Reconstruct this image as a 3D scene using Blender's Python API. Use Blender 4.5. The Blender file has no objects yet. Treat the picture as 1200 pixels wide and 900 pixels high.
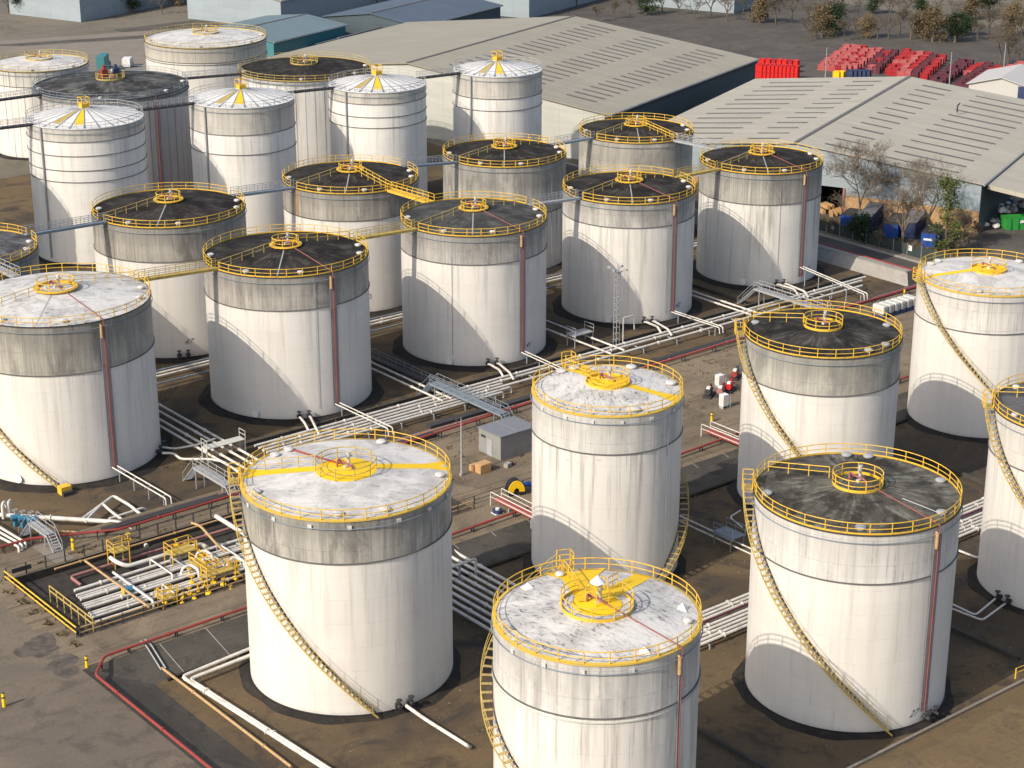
import bpy, bmesh, math, random
from math import pi, sin, cos, radians as R, atan2, hypot, sqrt, floor
random.seed(7)
SC = bpy.context.scene
COL = SC.collection

# ------------------------------------------------------------------ camera
YAW, PITCH, FPX, CAMZ = R(39.0394), R(20.2409), 2210.08, 89.26
cam = bpy.data.objects.new('camera', bpy.data.cameras.new('camera'))
COL.objects.link(cam); SC.camera = cam
cam.location = (0, 0, CAMZ); cam.rotation_euler = (pi/2 - PITCH, 0, -YAW)
cam.data.sensor_width = 36; cam.data.lens = 36*FPX/1200
cam.data.clip_start = 1; cam.data.clip_end = 9000

def at(px, py, z=0.0):
    """survey: the world point at height z seen at photo position (px, py)"""
    r, u = (px-600)/FPX, -(py-450)/FPX
    f = cos(PITCH) + u*sin(PITCH); up = -sin(PITCH) + u*cos(PITCH)
    t = (z-CAMZ)/up; r *= t; f *= t
    return (r*cos(YAW) + f*sin(YAW), -r*sin(YAW) + f*cos(YAW), z)

# ------------------------------------------------------------------ light
W = bpy.data.worlds.new('World'); SC.world = W; W.use_nodes = True
nt = W.node_tree; bg = nt.nodes['Background']
sky = nt.nodes.new('ShaderNodeTexSky'); sky.sky_type = 'NISHITA'; sky.sun_disc = False
SUN_EL = R(36); SD = (-0.998*cos(SUN_EL), -0.052*cos(SUN_EL), sin(SUN_EL))
sky.sun_elevation = SUN_EL; sky.sun_rotation = atan2(SD[0], SD[1]) % (2*pi)
sky.air_density = 1.0; sky.dust_density = 2.5
nt.links.new(sky.outputs[0], bg.inputs[0]); bg.inputs[1].default_value = 0.15
sl = bpy.data.lights.new('sun', 'SUN'); sl.energy = 3.5; sl.angle = R(0.53); sl.color = (1, .905, .775)
so = bpy.data.objects.new('sun', sl); COL.objects.link(so)
from mathutils import Vector, Matrix
so.rotation_euler = Vector(SD).to_track_quat('Z', 'Y').to_euler(); so.location = (0, 0, 200)
vs = SC.view_settings; vs.view_transform = 'Standard'; vs.look = 'None'; vs.exposure = 0.29; vs.gamma = 1

# ------------------------------------------------------------------ materials
class NT:
    def __init__(s, name, rough=.6, metal=0.0, spec=.3):
        s.m = bpy.data.materials.new(name); s.m.use_nodes = True; s.t = s.m.node_tree
        s.b = s.t.nodes['Principled BSDF']
        s.b.inputs['Roughness'].default_value = rough; s.b.inputs['Metallic'].default_value = metal
        s.b.inputs['Specular IOR Level'].default_value = spec
        s.tc = s.t.nodes.new('ShaderNodeTexCoord')
        s.obj = s.tc.outputs['Object']
    def set(s, sock, v):
        if hasattr(v, 'links') or isinstance(v, bpy.types.NodeSocket): s.t.links.new(v, sock)
        else: sock.default_value = (*v, 1) if (hasattr(v, '__len__') and len(v) == 3 and sock.type == 'RGBA') else v
    def math(s, op, a, b=0.0, c=None, clamp=False):
        n = s.t.nodes.new('ShaderNodeMath'); n.operation = op; n.use_clamp = clamp
        s.set(n.inputs[0], a); s.set(n.inputs[1], b)
        if c is not None: s.set(n.inputs[2], c)
        return n.outputs[0]
    def map(s, vec, scale=(1, 1, 1), loc=(0, 0, 0), rot=(0, 0, 0)):
        n = s.t.nodes.new('ShaderNodeMapping'); s.t.links.new(vec, n.inputs[0])
        n.inputs['Scale'].default_value = scale; n.inputs['Location'].default_value = loc; n.inputs['Rotation'].default_value = rot
        return n.outputs[0]
    def noise(s, vec, scale, detail=4, rough=.6, dist=0.0):
        n = s.t.nodes.new('ShaderNodeTexNoise'); s.t.links.new(vec, n.inputs['Vector'])
        n.inputs['Scale'].default_value = scale; n.inputs['Detail'].default_value = detail
        n.inputs['Roughness'].default_value = rough; n.inputs['Distortion'].default_value = dist
        return n.outputs[0]
    def ramp(s, v, a, b, lo=0.0, hi=1.0, smooth=True):
        n = s.t.nodes.new('ShaderNodeMapRange'); n.interpolation_type = 'SMOOTHSTEP' if smooth else 'LINEAR'
        s.set(n.inputs[0], v); n.inputs[1].default_value = a; n.inputs[2].default_value = b
        n.inputs[3].default_value = lo; n.inputs[4].default_value = hi
        return n.outputs[0]
    def mix(s, f, a, b):
        n = s.t.nodes.new('ShaderNodeMix'); n.data_type = 'RGBA'
        s.set(n.inputs[0], f); s.set(n.inputs[6], a); s.set(n.inputs[7], b)
        return n.outputs[2]
    def xyz(s, vec):
        n = s.t.nodes.new('ShaderNodeSeparateXYZ'); s.t.links.new(vec, n.inputs[0]); return n.outputs
    def comb(s, x, y, z):
        n = s.t.nodes.new('ShaderNodeCombineXYZ')
        for i, v in enumerate((x, y, z)): s.set(n.inputs[i], v)
        return n.outputs[0]
    def color(s, v): s.set(s.b.inputs['Base Color'], v); return s
    def bump(s, h, strength=.2, dist=.05):
        n = s.t.nodes.new('ShaderNodeBump'); s.t.links.new(h, n.inputs['Height'])
        n.inputs['Strength'].default_value = strength; n.inputs['Distance'].default_value = dist
        s.t.links.new(n.outputs[0], s.b.inputs['Normal'])

def paint(name, c, rough=.5, dirt=.35, dc=(.12, .09, .06), sc=2.0, metal=0.0):
    n = NT(name, rough, metal)
    v = n.noise(n.obj, sc, 6, .65); f = n.ramp(v, .45, .75, 0, dirt)
    w = n.noise(n.obj, sc*6, 3, .6)
    c2 = n.mix(n.ramp(w, .3, .7, 0, .25), c, tuple(x*.8 for x in c))
    n.color(n.mix(f, c2, dc)); return n.m

M = {}
M['yellow'] = paint('yellow_rail_paint', (.72, .45, .045), .55, .7, (.30, .17, .06), 1.3)
M['curb'] = paint('worn_yellow_edge_paint', (.62, .42, .06), .65, .75, (.38, .31, .2), 1.6)
M['yellow_paint'] = paint('bright_yellow_roof_paint', (.86, .55, .012), .55, .22, (.35, .22, .04), 1.2)
M['yellow_old'] = paint('faded_yellow_paint', (.50, .365, .10), .65, .6, (.13, .11, .06), 1.0)
M['tread'] = paint('worn_tan_tread', (.46, .34, .15), .7, .5, (.14, .11, .07), 1.0)
M['stain'] = paint('rust_stain', (.34, .20, .09), .8, .9, (.30, .28, .25), .9)
M['orange'] = paint('orange_pipe_paint', (.47, .31, .15), .55, .35, (.15, .08, .04))
M['red'] = paint('red_oxide_pipe_paint', (.30, .05, .042), .55, .5, (.10, .04, .035), .7)
M['red_dull'] = paint('dull_red_pipe_paint', (.29, .10, .09), .6, .5, (.12, .07, .06), .6)
M['tray'] = paint('dusty_pink_tray', (.42, .325, .305), .7, .6, (.20, .13, .12), .5)
M['pink'] = paint('faded_red_conduit_paint', (.36, .17, .15), .6, .5, (.16, .07, .06), .8)
M['white_pipe'] = paint('white_pipe_paint', (.66, .63, .57), .5, .6, (.27, .22, .16), .8)
M['galv'] = paint('galvanised_steel', (.34, .35, .36), .5, .4, (.16, .15, .14), 1.0)
M['galv_blue'] = paint('blue_grey_steel', (.20, .24, .28), .5, .3, (.10, .10, .11), 1.0)
M['dark_steel'] = paint('dark_steel', (.045, .045, .05), .55, .3, (.08, .05, .03))
M['girder'] = paint('grimy_girder_steel', (.13, .125, .12), .6, .5, (.05, .045, .04), 1.0)
M['black'] = paint('black_coating', (.018, .018, .022), .6, .3, (.05, .045, .04))
M['tyre'] = paint('black_rubber', (.015, .015, .015), .8, .2)
M['white'] = paint('white_box_paint', (.78, .77, .74), .5, .25, (.35, .32, .28), 1.5)
M['offwhite'] = paint('off_white_cladding', (.55, .55, .50), .6, .2, (.30, .28, .24), .25)
M['hatch'] = paint('weathered_hatch_paint', (.60, .58, .55), .5, .7, (.16, .15, .14), 1.5)
M['trailer_top'] = paint('dull_grey_trailer_top', (.15, .155, .165), .6, .5, (.08, .08, .08), .6)
M['number'] = paint('black_stencil_paint', (.02, .02, .02), .7, 0)
M['red_bright'] = paint('bright_red_paint', (.62, .02, .02), .45, .2)
M['red_crate'] = paint('red_crate_paint', (.34, .018, .022), .5, .3, (.24, .10, .10), 1.2)
M['red_crate_pale'] = paint('faded_red_crate_paint', (.40, .085, .085), .6, .4, (.40, .26, .24), 1.2)
M['purple_crate'] = paint('dark_maroon_crate_paint', (.10, .025, .04), .6, .3)
M['blue'] = paint('blue_container_paint', (.02, .07, .30), .5, .35, (.05, .06, .12), 1.0)
M['blue_dark'] = paint('dark_blue_paint', (.03, .05, .12), .55, .3)
M['valve_blue'] = paint('blue_valve_paint', (.05, .20, .32), .45, .25)
M['green'] = paint('green_skip_paint', (.03, .33, .05), .5, .3)
M['green_dark'] = paint('dark_green_paint', (.02, .14, .08), .5, .3)
M['wood'] = paint('pale_timber', (.52, .32, .15), .75, .3)
M['teal'] = paint('teal_cladding', (.05, .20, .22), .5, .3, (.03, .06, .08), .6)
M['tarp'] = paint('white_tent_fabric', (.50, .485, .45), .6, .15, (.4, .38, .35), .4)

def shell_mat(name, band, base=(.71, .685, .635), streak=.5, seed=0.0, upper=False, dark=(.15, .145, .14), ubase=(0.446, 0.426, 0.374), ribs=0, grime=.6):
    n = NT(name, .5, 0, .25)
    x, y, z = n.xyz(n.obj)
    o = (seed*13.7, seed*7.1, seed*3.3)
    A = n.noise(n.map(n.obj, (1, 1, .045), o), 1.15, 6, .68)
    Bn = n.noise(n.map(n.obj, (1, 1, .02), o), 4.5, 3, .6)
    Cn = n.noise(n.map(n.obj, (1, 1, .6), o), .28, 4, .55)
    F = n.noise(n.map(n.obj, (1, 1, 1), o), 2.2, 6, .7)
    th = n.math('MULTIPLY', n.math('ARCTAN2', y, x), 9.5)
    course = n.math('DIVIDE', z, 2.42)
    zl = n.math('ABSOLUTE', n.math('SUBTRACT', n.math('FRACT', course), .5))
    hs = n.ramp(zl, .488, .497)
    vl = n.math('FRACT', n.math('ADD', n.math('DIVIDE', th, 6.0), n.math('MULTIPLY', n.math('FLOOR', course), .37)))
    vsn = n.ramp(n.math('ABSOLUTE', n.math('SUBTRACT', vl, .5)), .492, .498)
    seam = n.math('MULTIPLY', n.math('MAXIMUM', hs, vsn), n.ramp(F, .35, .6))
    wn = n.t.nodes.new('ShaderNodeTexWhiteNoise'); wn.noise_dimensions = '3D'
    n.t.links.new(n.comb(n.math('FLOOR', n.math('ADD', n.math('DIVIDE', th, 6.0), n.math('MULTIPLY', n.math('FLOOR', course), .37))), n.math('FLOOR', n.math('ADD', course, .5)), seed), wn.inputs['Vector'])
    plate = n.ramp(wn.outputs[0], 0, 1, 0, 1, False)
    rust = n.math('MULTIPLY', n.ramp(n.noise(n.map(n.obj, (1, 1, .05), (o[1], o[2], o[0])), 2.3, 4, .6), .64, .72), n.ramp(F, .42, .6))
    if upper:
        c = n.mix(n.ramp(A, .36, .74, 0, .68), ubase, dark)
        c = n.mix(n.math('MULTIPLY', n.ramp(Bn, .54, .74, 0, .55), n.ramp(Cn, .35, .6)), c, (.07, .068, .065))
        c = n.mix(n.ramp(F, .5, .8, 0, .3), c, dark)
        c = n.mix(n.ramp(Bn, .44, .30, 0, .45), c, (.66, .65, .62))
        top = n.math('ADD', z, n.math('MULTIPLY', A, 1.6))
        c = n.mix(n.ramp(top, band-.6, band+2.2, 0, .45 if grime > .3 else .2), c, (.10, .098, .095))
        c = n.mix(n.ramp(Cn, .54, .72, 0, .4), c, tuple(v*1.22 for v in ubase))
        Hn = n.noise(n.map(n.obj, (1, 1, .35), (o[2], o[0], o[1])), .30, 6, .7, .6)
        c = n.mix(n.ramp(Hn, .47, .66, 0, grime), c, tuple(v*.55 for v in dark))
        c = n.mix(n.math('MULTIPLY', plate, .22), c, tuple(v*.6 for v in ubase))
        c = n.mix(n.math('MULTIPLY', rust, .4), c, (.16, .085, .04))
        c = n.mix(n.math('MULTIPLY', seam, .55), c, (.06, .055, .05))
    else:
        d = n.math('MULTIPLY', n.ramp(A, .46, .70), n.ramp(z, band-13, band, .4*streak, 1.35*streak))
        c = n.mix(d, base, (.34, .32, .285))
        fine = n.math('MULTIPLY', n.ramp(Bn, .58, .72), n.ramp(n.math('ADD', z, n.math('MULTIPLY', A, 9)), band-2, band+4, 0, .75*streak))
        c = n.mix(fine, c, (.17, .165, .16))
        c = n.mix(n.ramp(Cn, .46, .75, 0, .3), c, (.54, .52, .47))
        c = n.mix(n.math('MULTIPLY', plate, .14), c, (.48, .455, .41))
        c = n.mix(n.math('MULTIPLY', rust, .30*streak+.04), c, (.30, .17, .08))
        c = n.mix(n.math('MULTIPLY', seam, .34), c, (.25, .24, .225))
        c = n.mix(n.ramp(F, .66, .8, 0, .35), c, (.40, .38, .34))
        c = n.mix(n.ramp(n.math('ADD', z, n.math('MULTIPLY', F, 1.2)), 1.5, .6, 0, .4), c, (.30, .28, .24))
    if ribs:
        rb = n.math('ABSOLUTE', n.math('SUBTRACT', n.math('FRACT', n.math('MULTIPLY', n.math('ARCTAN2', y, x), ribs/(2*pi))), .5))
        c = n.mix(n.math('MULTIPLY', n.ramp(rb, .40, .49), n.ramp(A, .3, .7, .3, .95)), c, (.10, .10, .11))
    n.color(c)
    n.bump(n.math('ADD', n.math('MULTIPLY', Cn, 1.0), n.math('MULTIPLY', seam, -.12)), .5, .07)
    return n.m

def roof_white(name, seed=0.0, grime=.6):
    n = NT(name, .65, 0, .2); o = (seed*9.1, seed*4.4, 0)
    p = n.map(n.obj, (1, 1, .1), o, (0, 0, .5+seed))
    A = n.noise(p, .33, 5, .65, .6); B_ = n.noise(n.map(p, (.7, 1.9, 1), (0, 0, 0), (0, 0, .5)), 1.5, 10, .78, .9); C_ = n.noise(p, 5.0, 6, .75, .5); D_ = n.noise(n.map(p, (.22, 1.5, 1)), 1.1, 5, .7)
    bt = n.t.nodes.new('ShaderNodeTexBrick'); n.t.links.new(p, bt.inputs['Vector'])
    bt.inputs['Scale'].default_value = .20; bt.inputs['Mortar Size'].default_value = .004; bt.inputs['Mortar Smooth'].default_value = .6
    bt.inputs['Color1'].default_value = (1, 1, 1, 1); bt.inputs['Color2'].default_value = (.93, .93, .93, 1); bt.inputs['Mortar'].default_value = (.6, .6, .6, 1)
    c = n.mix(n.ramp(A, .38, .66), (.66, .64, .60), (.46, .447, .42))
    c = n.mix(n.ramp(D_, .5, .75, 0, .5), c, (.40, .395, .38))
    c = n.mix(n.math('MULTIPLY', n.ramp(B_, .51, .60), n.ramp(A, .36, .60, .3*grime, grime)), c, (.11, .11, .11))
    c = n.mix(n.ramp(C_, .56, .72, 0, .55*grime), c, (.22, .21, .19))
    mul = n.t.nodes.new('ShaderNodeMix'); mul.data_type = 'RGBA'; mul.blend_type = 'MULTIPLY'; n.set(mul.inputs[0], n.ramp(C_, .35, .6, .15, .7))
    n.t.links.new(c, mul.inputs[6]); n.t.links.new(bt.outputs[0], mul.inputs[7])
    n.color(mul.outputs[2]); n.bump(n.math('ADD', B_, n.math('MULTIPLY', A, 2)), .3, .04); return n.m

def roof_dark(name, seed=0.0, base=(.017, .0145, .013), hi=(.042, .037, .033), rub=.25):
    n = NT(name, .85, 0, .1); o = (seed*5.3, seed*8.4, 0)
    x, y, z = n.xyz(n.obj)
    p = n.map(n.obj, (1, 1, .1), o)
    A = n.noise(p, .35, 6, .65, .5); B_ = n.noise(p, 2.6, 8, .7)
    ang = n.math('ARCTAN2', n.math('SUBTRACT', y, .01), n.math('SUBTRACT', x, .01)); rr = n.math('SQRT', n.math('ADD', n.math('MULTIPLY', x, x), n.math('MULTIPLY', y, y)))
    rad = n.noise(n.comb(n.math('MULTIPLY', n.math('SINE', ang), 3), n.math('MULTIPLY', n.math('COSINE', ang), 3), n.math('MULTIPLY', rr, .12)), 2.6, 6, .7)
    c = n.mix(n.ramp(A, .35, .7), base, hi)
    c = n.mix(n.ramp(B_, .55, .8, 0, .6), c, tuple(v*1.9 for v in hi))
    c = n.mix(n.math('MULTIPLY', n.ramp(rad, .45, .72, 0, rub), n.ramp(A, .36, .6)), c, (.28, .27, .225))
    n.color(c); n.bump(B_, .3, .03); return n.m

def ground_mat(name, cols, s=.06, fine=3.0, rough=.9, bump=.35, oil=0.0, track=0.0):
    n = NT(name, rough, 0, .15); p = n.obj
    A = n.noise(p, s, 6, .62, .8); B_ = n.noise(p, s*5, 7, .7, .4); C_ = n.noise(p, fine, 4, .7); D_ = n.noise(n.map(p, (.25, 1.6, 1)), s*9, 5, .65)
    c = n.mix(n.ramp(A, .36, .62), cols[0], cols[1])
    c = n.mix(n.ramp(B_, .5, .68, 0, .85), c, cols[2])
    c = n.mix(n.ramp(D_, .56, .72, 0, .45), c, tuple(v*.62 for v in cols[0]))
    c = n.mix(n.ramp(C_, .35, .75, 0, .5), c, tuple(v*.6 for v in cols[1]))
    if track:
        K_ = n.noise(n.map(p, (.025, 1, 1)), .85, 5, .7, .15); c = n.mix(n.ramp(K_, .5, .68, 0, track), c, tuple(v*.55 for v in cols[1])); c = n.mix(n.ramp(K_, .42, .3, 0, track*.8), c, tuple(v*1.25 for v in cols[0]))
    E_ = n.noise(n.map(p, (1, 1, 1), (31, 17, 0)), s*2.2, 7, .7, 1.2); G_ = n.noise(p, s*22, 4, .7, .6)
    c = n.mix(n.ramp(E_, .52, .66, 0, oil), c, (.048, .043, .04))
    c = n.mix(n.ramp(G_, .58, .74, 0, .35), c, tuple(v*1.25 for v in cols[1]))
    n.color(c); n.bump(n.math('ADD', C_, n.math('MULTIPLY', B_, 2)), bump, .08); return n.m

M['soil'] = ground_mat('basin_soil', ((0.0788, 0.0618, 0.0448), (0.1478, 0.1057, 0.0591), (0.0493, 0.0412, 0.0340)), .05, 3.2, oil=.85)
M['sand'] = ground_mat('sandy_bank', ((.185, .132, .072), (.155, .112, .063), (.115, .088, .056)), .08, 3, oil=.4)
M['road'] = ground_mat('worn_gravel_road', ((0.2495, 0.1977, 0.1342), (0.1814, 0.1452, 0.1025), (0.1225, 0.0998, 0.0753)), .07, 4, oil=.35, track=.75)
M['yard'] = ground_mat('worn_yard', ((0.1469, 0.1229, 0.0979), (0.1959, 0.1603, 0.1202), (0.0979, 0.0828, 0.0694)), .06, 4, oil=.4)
M['bank'] = ground_mat('dark_bitumen_bank', ((0.0625, 0.0581, 0.0509), (0.0937, 0.0857, 0.0732), (0.0446, 0.0411, 0.0365)), .12, 5)
M['asphalt'] = ground_mat('asphalt', ((0.0892, 0.0816, 0.0723), (0.1232, 0.1105, 0.0952), (0.0680, 0.0629, 0.0561)), .08, 6, oil=.3, track=.3)
M['land'] = ground_mat('far_land', ((0.1615, 0.1445, 0.1148), (0.1997, 0.1742, 0.1360), (0.1105, 0.1062, 0.0765)), .012, .5)
M['pit'] = ground_mat('pit_floor', ((0.0425, 0.0391, 0.0357), (0.0638, 0.0561, 0.0493), (0.0298, 0.0281, 0.0272)), .2, 5)
M['pad'] = ground_mat('tank_pad_bitumen', ((0.0210, 0.0203, 0.0210), (0.0385, 0.0336, 0.0280), (0.0595, 0.0490, 0.0364)), .25, 5)
M['concrete'] = ground_mat('concrete', ((0.3680, 0.3496, 0.3128), (0.3036, 0.2852, 0.2576), (0.2484, 0.2300, 0.2024)), .15, 5)
M['track'] = ground_mat('concrete_track', ((.26, .23, .19), (.23, .20, .165), (.19, .165, .14)), .2, 5)

def sheet_roof(name, c, ribs=1.0, dark=.82):
    n = NT(name, .6, 0, .2); x, y, z = n.xyz(n.obj)
    fr = n.math('ABSOLUTE', n.math('SUBTRACT', n.math('FRACT', n.math('DIVIDE', x, ribs)), .5))
    A = n.noise(n.map(n.obj, (1, .15, 1)), .6, 5, .65); B_ = n.noise(n.obj, .06, 5, .6)
    cc = n.mix(n.ramp(A, .4, .7, 0, .5), c, tuple(v*.78 for v in c))
    cc = n.mix(n.ramp(B_, .45, .7, 0, .5), cc, tuple(v*.86 for v in c))
    cc = n.mix(n.ramp(fr, .44, .49, 0, 1-dark), cc, (.1, .1, .1))
    yl = n.math('ABSOLUTE', n.math('SUBTRACT', n.math('FRACT', n.math('DIVIDE', y, 5.6)), .5))
    cc = n.mix(n.ramp(yl, .485, .495, 0, .22), cc, (.1, .1, .1))
    ST = n.noise(n.map(n.obj, (2.2, .06, 1)), .8, 6, .7); cc = n.mix(n.ramp(ST, .5, .72, 0, .4), cc, tuple(v*.55 for v in c))
    PT = n.t.nodes.new('ShaderNodeTexWhiteNoise'); PT.noise_dimensions = '2D'; n.t.links.new(n.comb(n.math('FLOOR', n.math('DIVIDE', x, ribs*3)), n.math('FLOOR', n.math('DIVIDE', y, 5.6)), 0), PT.inputs['Vector'])
    cc = n.mix(n.math('MULTIPLY', PT.outputs[0], .16), cc, tuple(v*.6 for v in c))
    n.color(cc); return n.m
M['wh_roof'] = sheet_roof('fibre_cement_roof', (.35, .32, .25))
M['wh_roof2'] = sheet_roof('weathered_sheet_roof', (.44, .405, .325))
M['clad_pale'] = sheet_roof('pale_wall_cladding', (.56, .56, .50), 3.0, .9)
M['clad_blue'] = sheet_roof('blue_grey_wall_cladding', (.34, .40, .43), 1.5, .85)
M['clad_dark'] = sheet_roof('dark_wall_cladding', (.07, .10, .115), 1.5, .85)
M['skylight_pale'] = paint('grimy_rooflight', (.13, .115, .092), .45, .6, (.07, .06, .05), .5)
M['skylight'] = paint('dirty_rooflight', (.125, .108, .088), .4, .4, (.06, .05, .045), .5)
def brick():
    n = NT('orange_brick', .8, 0, .2)
    b = n.t.nodes.new('ShaderNodeTexBrick'); n.t.links.new(n.map(n.obj, (1, 1, 1), (0, 0, 0), (0, pi/2, 0)), b.inputs['Vector'])
    b.inputs['Scale'].default_value = 1.2; b.inputs['Color1'].default_value = (.50, .30, .12, 1); b.inputs['Color2'].default_value = (.36, .20, .085, 1); b.inputs['Mortar'].default_value = (.42, .36, .28, 1)
    a = n.noise(n.obj, .8, 5, .7)
    n.color(n.mix(n.ramp(a, .45, .7, 0, .5), b.outputs[0], (.22, .16, .10))); return n.m
M['brick'] = brick()
def bark():
    n = NT('bark', .9); a = n.noise(n.map(n.obj, (1, 1, .2)), 3, 5, .7)
    n.color(n.mix(a, (.11, .085, .06), (.22, .175, .125))); return n.m
M['bark'] = bark()
def leaf(name, a, b):
    n = NT(name, .7, 0, .2); v = n.noise(n.obj, .9, 4, .7); w = n.noise(n.obj, 6, 2, .6)
    n.color(n.mix(n.ramp(n.math('ADD', v, n.math('MULTIPLY', w, .4)), .5, .95), a, b)); return n.m
M['leaf'] = leaf('ivy_leaves', (.035, .055, .012), (.105, .12, .03))
M['leaf_dark'] = leaf('dark_leaves', (.012, .028, .012), (.045, .075, .025))
M['scrub'] = leaf('dry_scrub', (.10, .075, .04), (.20, .15, .08))

# ------------------------------------------------------------------ mesh builder
class MB:
    def __init__(s): s.v = []; s.f = []
    def add(s, vs, fs):
        o = len(s.v); s.v += [tuple(v) for v in vs]; s.f += [tuple(i+o for i in f) for f in fs]; return s
    def box(s, c, d, rz=0.0):
        cx, cy, cz = c; a, b, h = d[0]/2, d[1]/2, d[2]/2; ca, sa = cos(rz), sin(rz)
        vs = [(cx+x*ca-y*sa, cy+x*sa+y*ca, cz+z) for z in (-h, h) for x, y in ((-a, -b), (a, -b), (a, b), (-a, b))]
        return s.add(vs, [(3, 2, 1, 0), (4, 5, 6, 7), (0, 1, 5, 4), (1, 2, 6, 5), (2, 3, 7, 6), (3, 0, 4, 7)])
    def lathe(s, prof, n=64, a0=0.0, a1=2*pi, cap=False, c=(0, 0)):
        full = abs(a1-a0-2*pi) < 1e-6; m = n if full else n+1
        vs = []
        for i in range(m):
            a = a0+(a1-a0)*i/n
            vs += [(c[0]+r*cos(a), c[1]+r*sin(a), z) for r, z in prof]
        k = len(prof); fs = []
        for i in range(n):
            j = (i+1) % m
            for q in range(k-1): fs.append((i*k+q, j*k+q, j*k+q+1, i*k+q+1))
        if not full: fs += [tuple(range(k-1, -1, -1)), tuple(n*k+q for q in range(k))] if cap else []
        return s.add(vs, fs)
    def ring(s, r, z, w, h, n=64, a0=0.0, a1=2*pi):
        return s.lathe([(r-w/2, z-h/2), (r+w/2, z-h/2), (r+w/2, z+h/2), (r-w/2, z+h/2), (r-w/2, z-h/2)], n, a0, a1)
    def tube(s, pts, r, n=8, fillet=0.0, cap=True):
        P = [Vector(p) for p in pts]
        if fillet > 0 and len(P) > 2:
            Q = [P[0]]
            for i in range(1, len(P)-1):
                a, b, c = P[i-1], P[i], P[i+1]; la, lc = (a-b).length, (c-b).length
                if la < 1e-6 or lc < 1e-6: continue
                k = min(fillet, la*.45, lc*.45); p0 = b+(a-b)/la*k; p1 = b+(c-b)/lc*k
                for t in (0, .33, .67, 1): Q.append(p0*(1-t)**2+b*2*t*(1-t)+p1*t*t)
            Q.append(P[-1]); P = Q
        up = Vector((0, 0, 1)); vs = []; prev = None
        for i, p in enumerate(P):
            d = (P[min(i+1, len(P)-1)]-P[max(i-1, 0)])
            if d.length < 1e-9: d = Vector((0, 0, 1))
            d.normalize()
            if prev is None: x = d.cross(up) if abs(d.z) < .95 else d.cross(Vector((1, 0, 0)))
            else: x = prev-d*prev.dot(d)
            if x.length < 1e-6: x = d.orthogonal()
            x.normalize(); prev = x; y = d.cross(x)
            rr = r[i] if isinstance(r, (list, tuple)) else r
            vs += [p+(x*cos(2*pi*k/n)+y*sin(2*pi*k/n))*rr for k in range(n)]
        fs = []
        for i in range(len(P)-1):
            for k in range(n): fs.append((i*n+k, i*n+(k+1) % n, (i+1)*n+(k+1) % n, (i+1)*n+k))
        if cap: fs += [tuple(range(n-1, -1, -1)), tuple((len(P)-1)*n+k for k in range(n))]
        return s.add(vs, fs)
    def arc(s, r, z, rad, a0=0.0, a1=2*pi, n=64, sides=6):
        full = abs(a1-a0-2*pi) < 1e-6
        return s.lathe([(r+rad*cos(2*pi*k/sides), z+rad*sin(2*pi*k/sides)) for k in range(sides+1)], n, a0, a1)
    def prism(s, poly, z0, z1):
        n = len(poly); vs = [(x, y, z0) for x, y in poly]+[(x, y, z1) for x, y in poly]
        return s.add(vs, [tuple(range(n-1, -1, -1)), tuple(range(n, 2*n))]+[(i, (i+1) % n, n+(i+1) % n, n+i) for i in range(n)])
    def dome(s, c, r, h, n=14):
        pr = [(r, 0), (r, h*.45), (r*.8, h*.8), (r*.4, h*.97), (.001, h)]
        o = len(s.v); s.lathe(pr, n); s.v[o:] = [(x+c[0], y+c[1], z+c[2]) for x, y, z in s.v[o:]]; return s
    def mesh(s, name, smooth=None):
        me = bpy.data.meshes.new(name); me.from_pydata(s.v, [], s.f); me.validate(); me.update()
        bm = bmesh.new(); bm.from_mesh(me); bmesh.ops.recalc_face_normals(bm, faces=bm.faces); bm.to_mesh(me); bm.free()
        if smooth is not None:
            for p in me.polygons: p.use_smooth = True
            me.set_sharp_from_angle(angle=R(smooth))
        return me
    def build(s, name, mat, parent=None, smooth=35, loc=None):
        me = s.mesh(name, smooth); me.materials.append(mat)
        o = bpy.data.objects.new(name, me); COL.objects.link(o)
        if parent: o.parent = parent
        if loc: o.location = loc
        return o

def tag(o, label=None, cat=None, group=None, kind=None):
    if label: o['label'] = label
    if cat: o['category'] = cat
    if group: o['group'] = group
    if kind: o['kind'] = kind
    return o
def thing(name, label, cat, loc=(0, 0, 0), rz=0.0, group=None):
    o = bpy.data.objects.new(name, None); o.empty_display_size = .5; COL.objects.link(o)
    o.location = loc; o.rotation_euler = (0, 0, rz); return tag(o, label, cat, group)
def link(name, me, parent, loc=(0, 0, 0), rz=0.0, scale=None):
    o = bpy.data.objects.new(name, me); COL.objects.link(o); o.parent = parent; o.location = loc; o.rotation_euler = (0, 0, rz)
    if scale: o.scale = scale
    return o
def copy_tree(o, parent=None):
    c = o.copy(); COL.objects.link(c); c.parent = parent
    for ch in list(o.children): copy_tree(ch, c)
    return c
def structure(name, mb, mat, smooth=None): return tag(mb.build(name, mat, None, smooth), kind='structure')

# ------------------------------------------------------------------ the ground
RZ = 1.2                                   # height of the service road above the tank basins
structure('ground', MB().add([(-4000, -3000, -.03), (5000, -3000, -.03), (5000, 6000, -.03), (-4000, 6000, -.03)], [(0, 1, 2, 3)]), M['land'])
bs = MB()
for x0, y0, x1, y1 in ((73, 60, 236, 152), (-80, 178, 231, 340)):
    bs.add([(x0, y0, 0), (x1, y0, 0), (x1, y1, 0), (x0, y1, 0)], [(0, 1, 2, 3)])
structure('basin_floor', bs, M['soil'])
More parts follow.
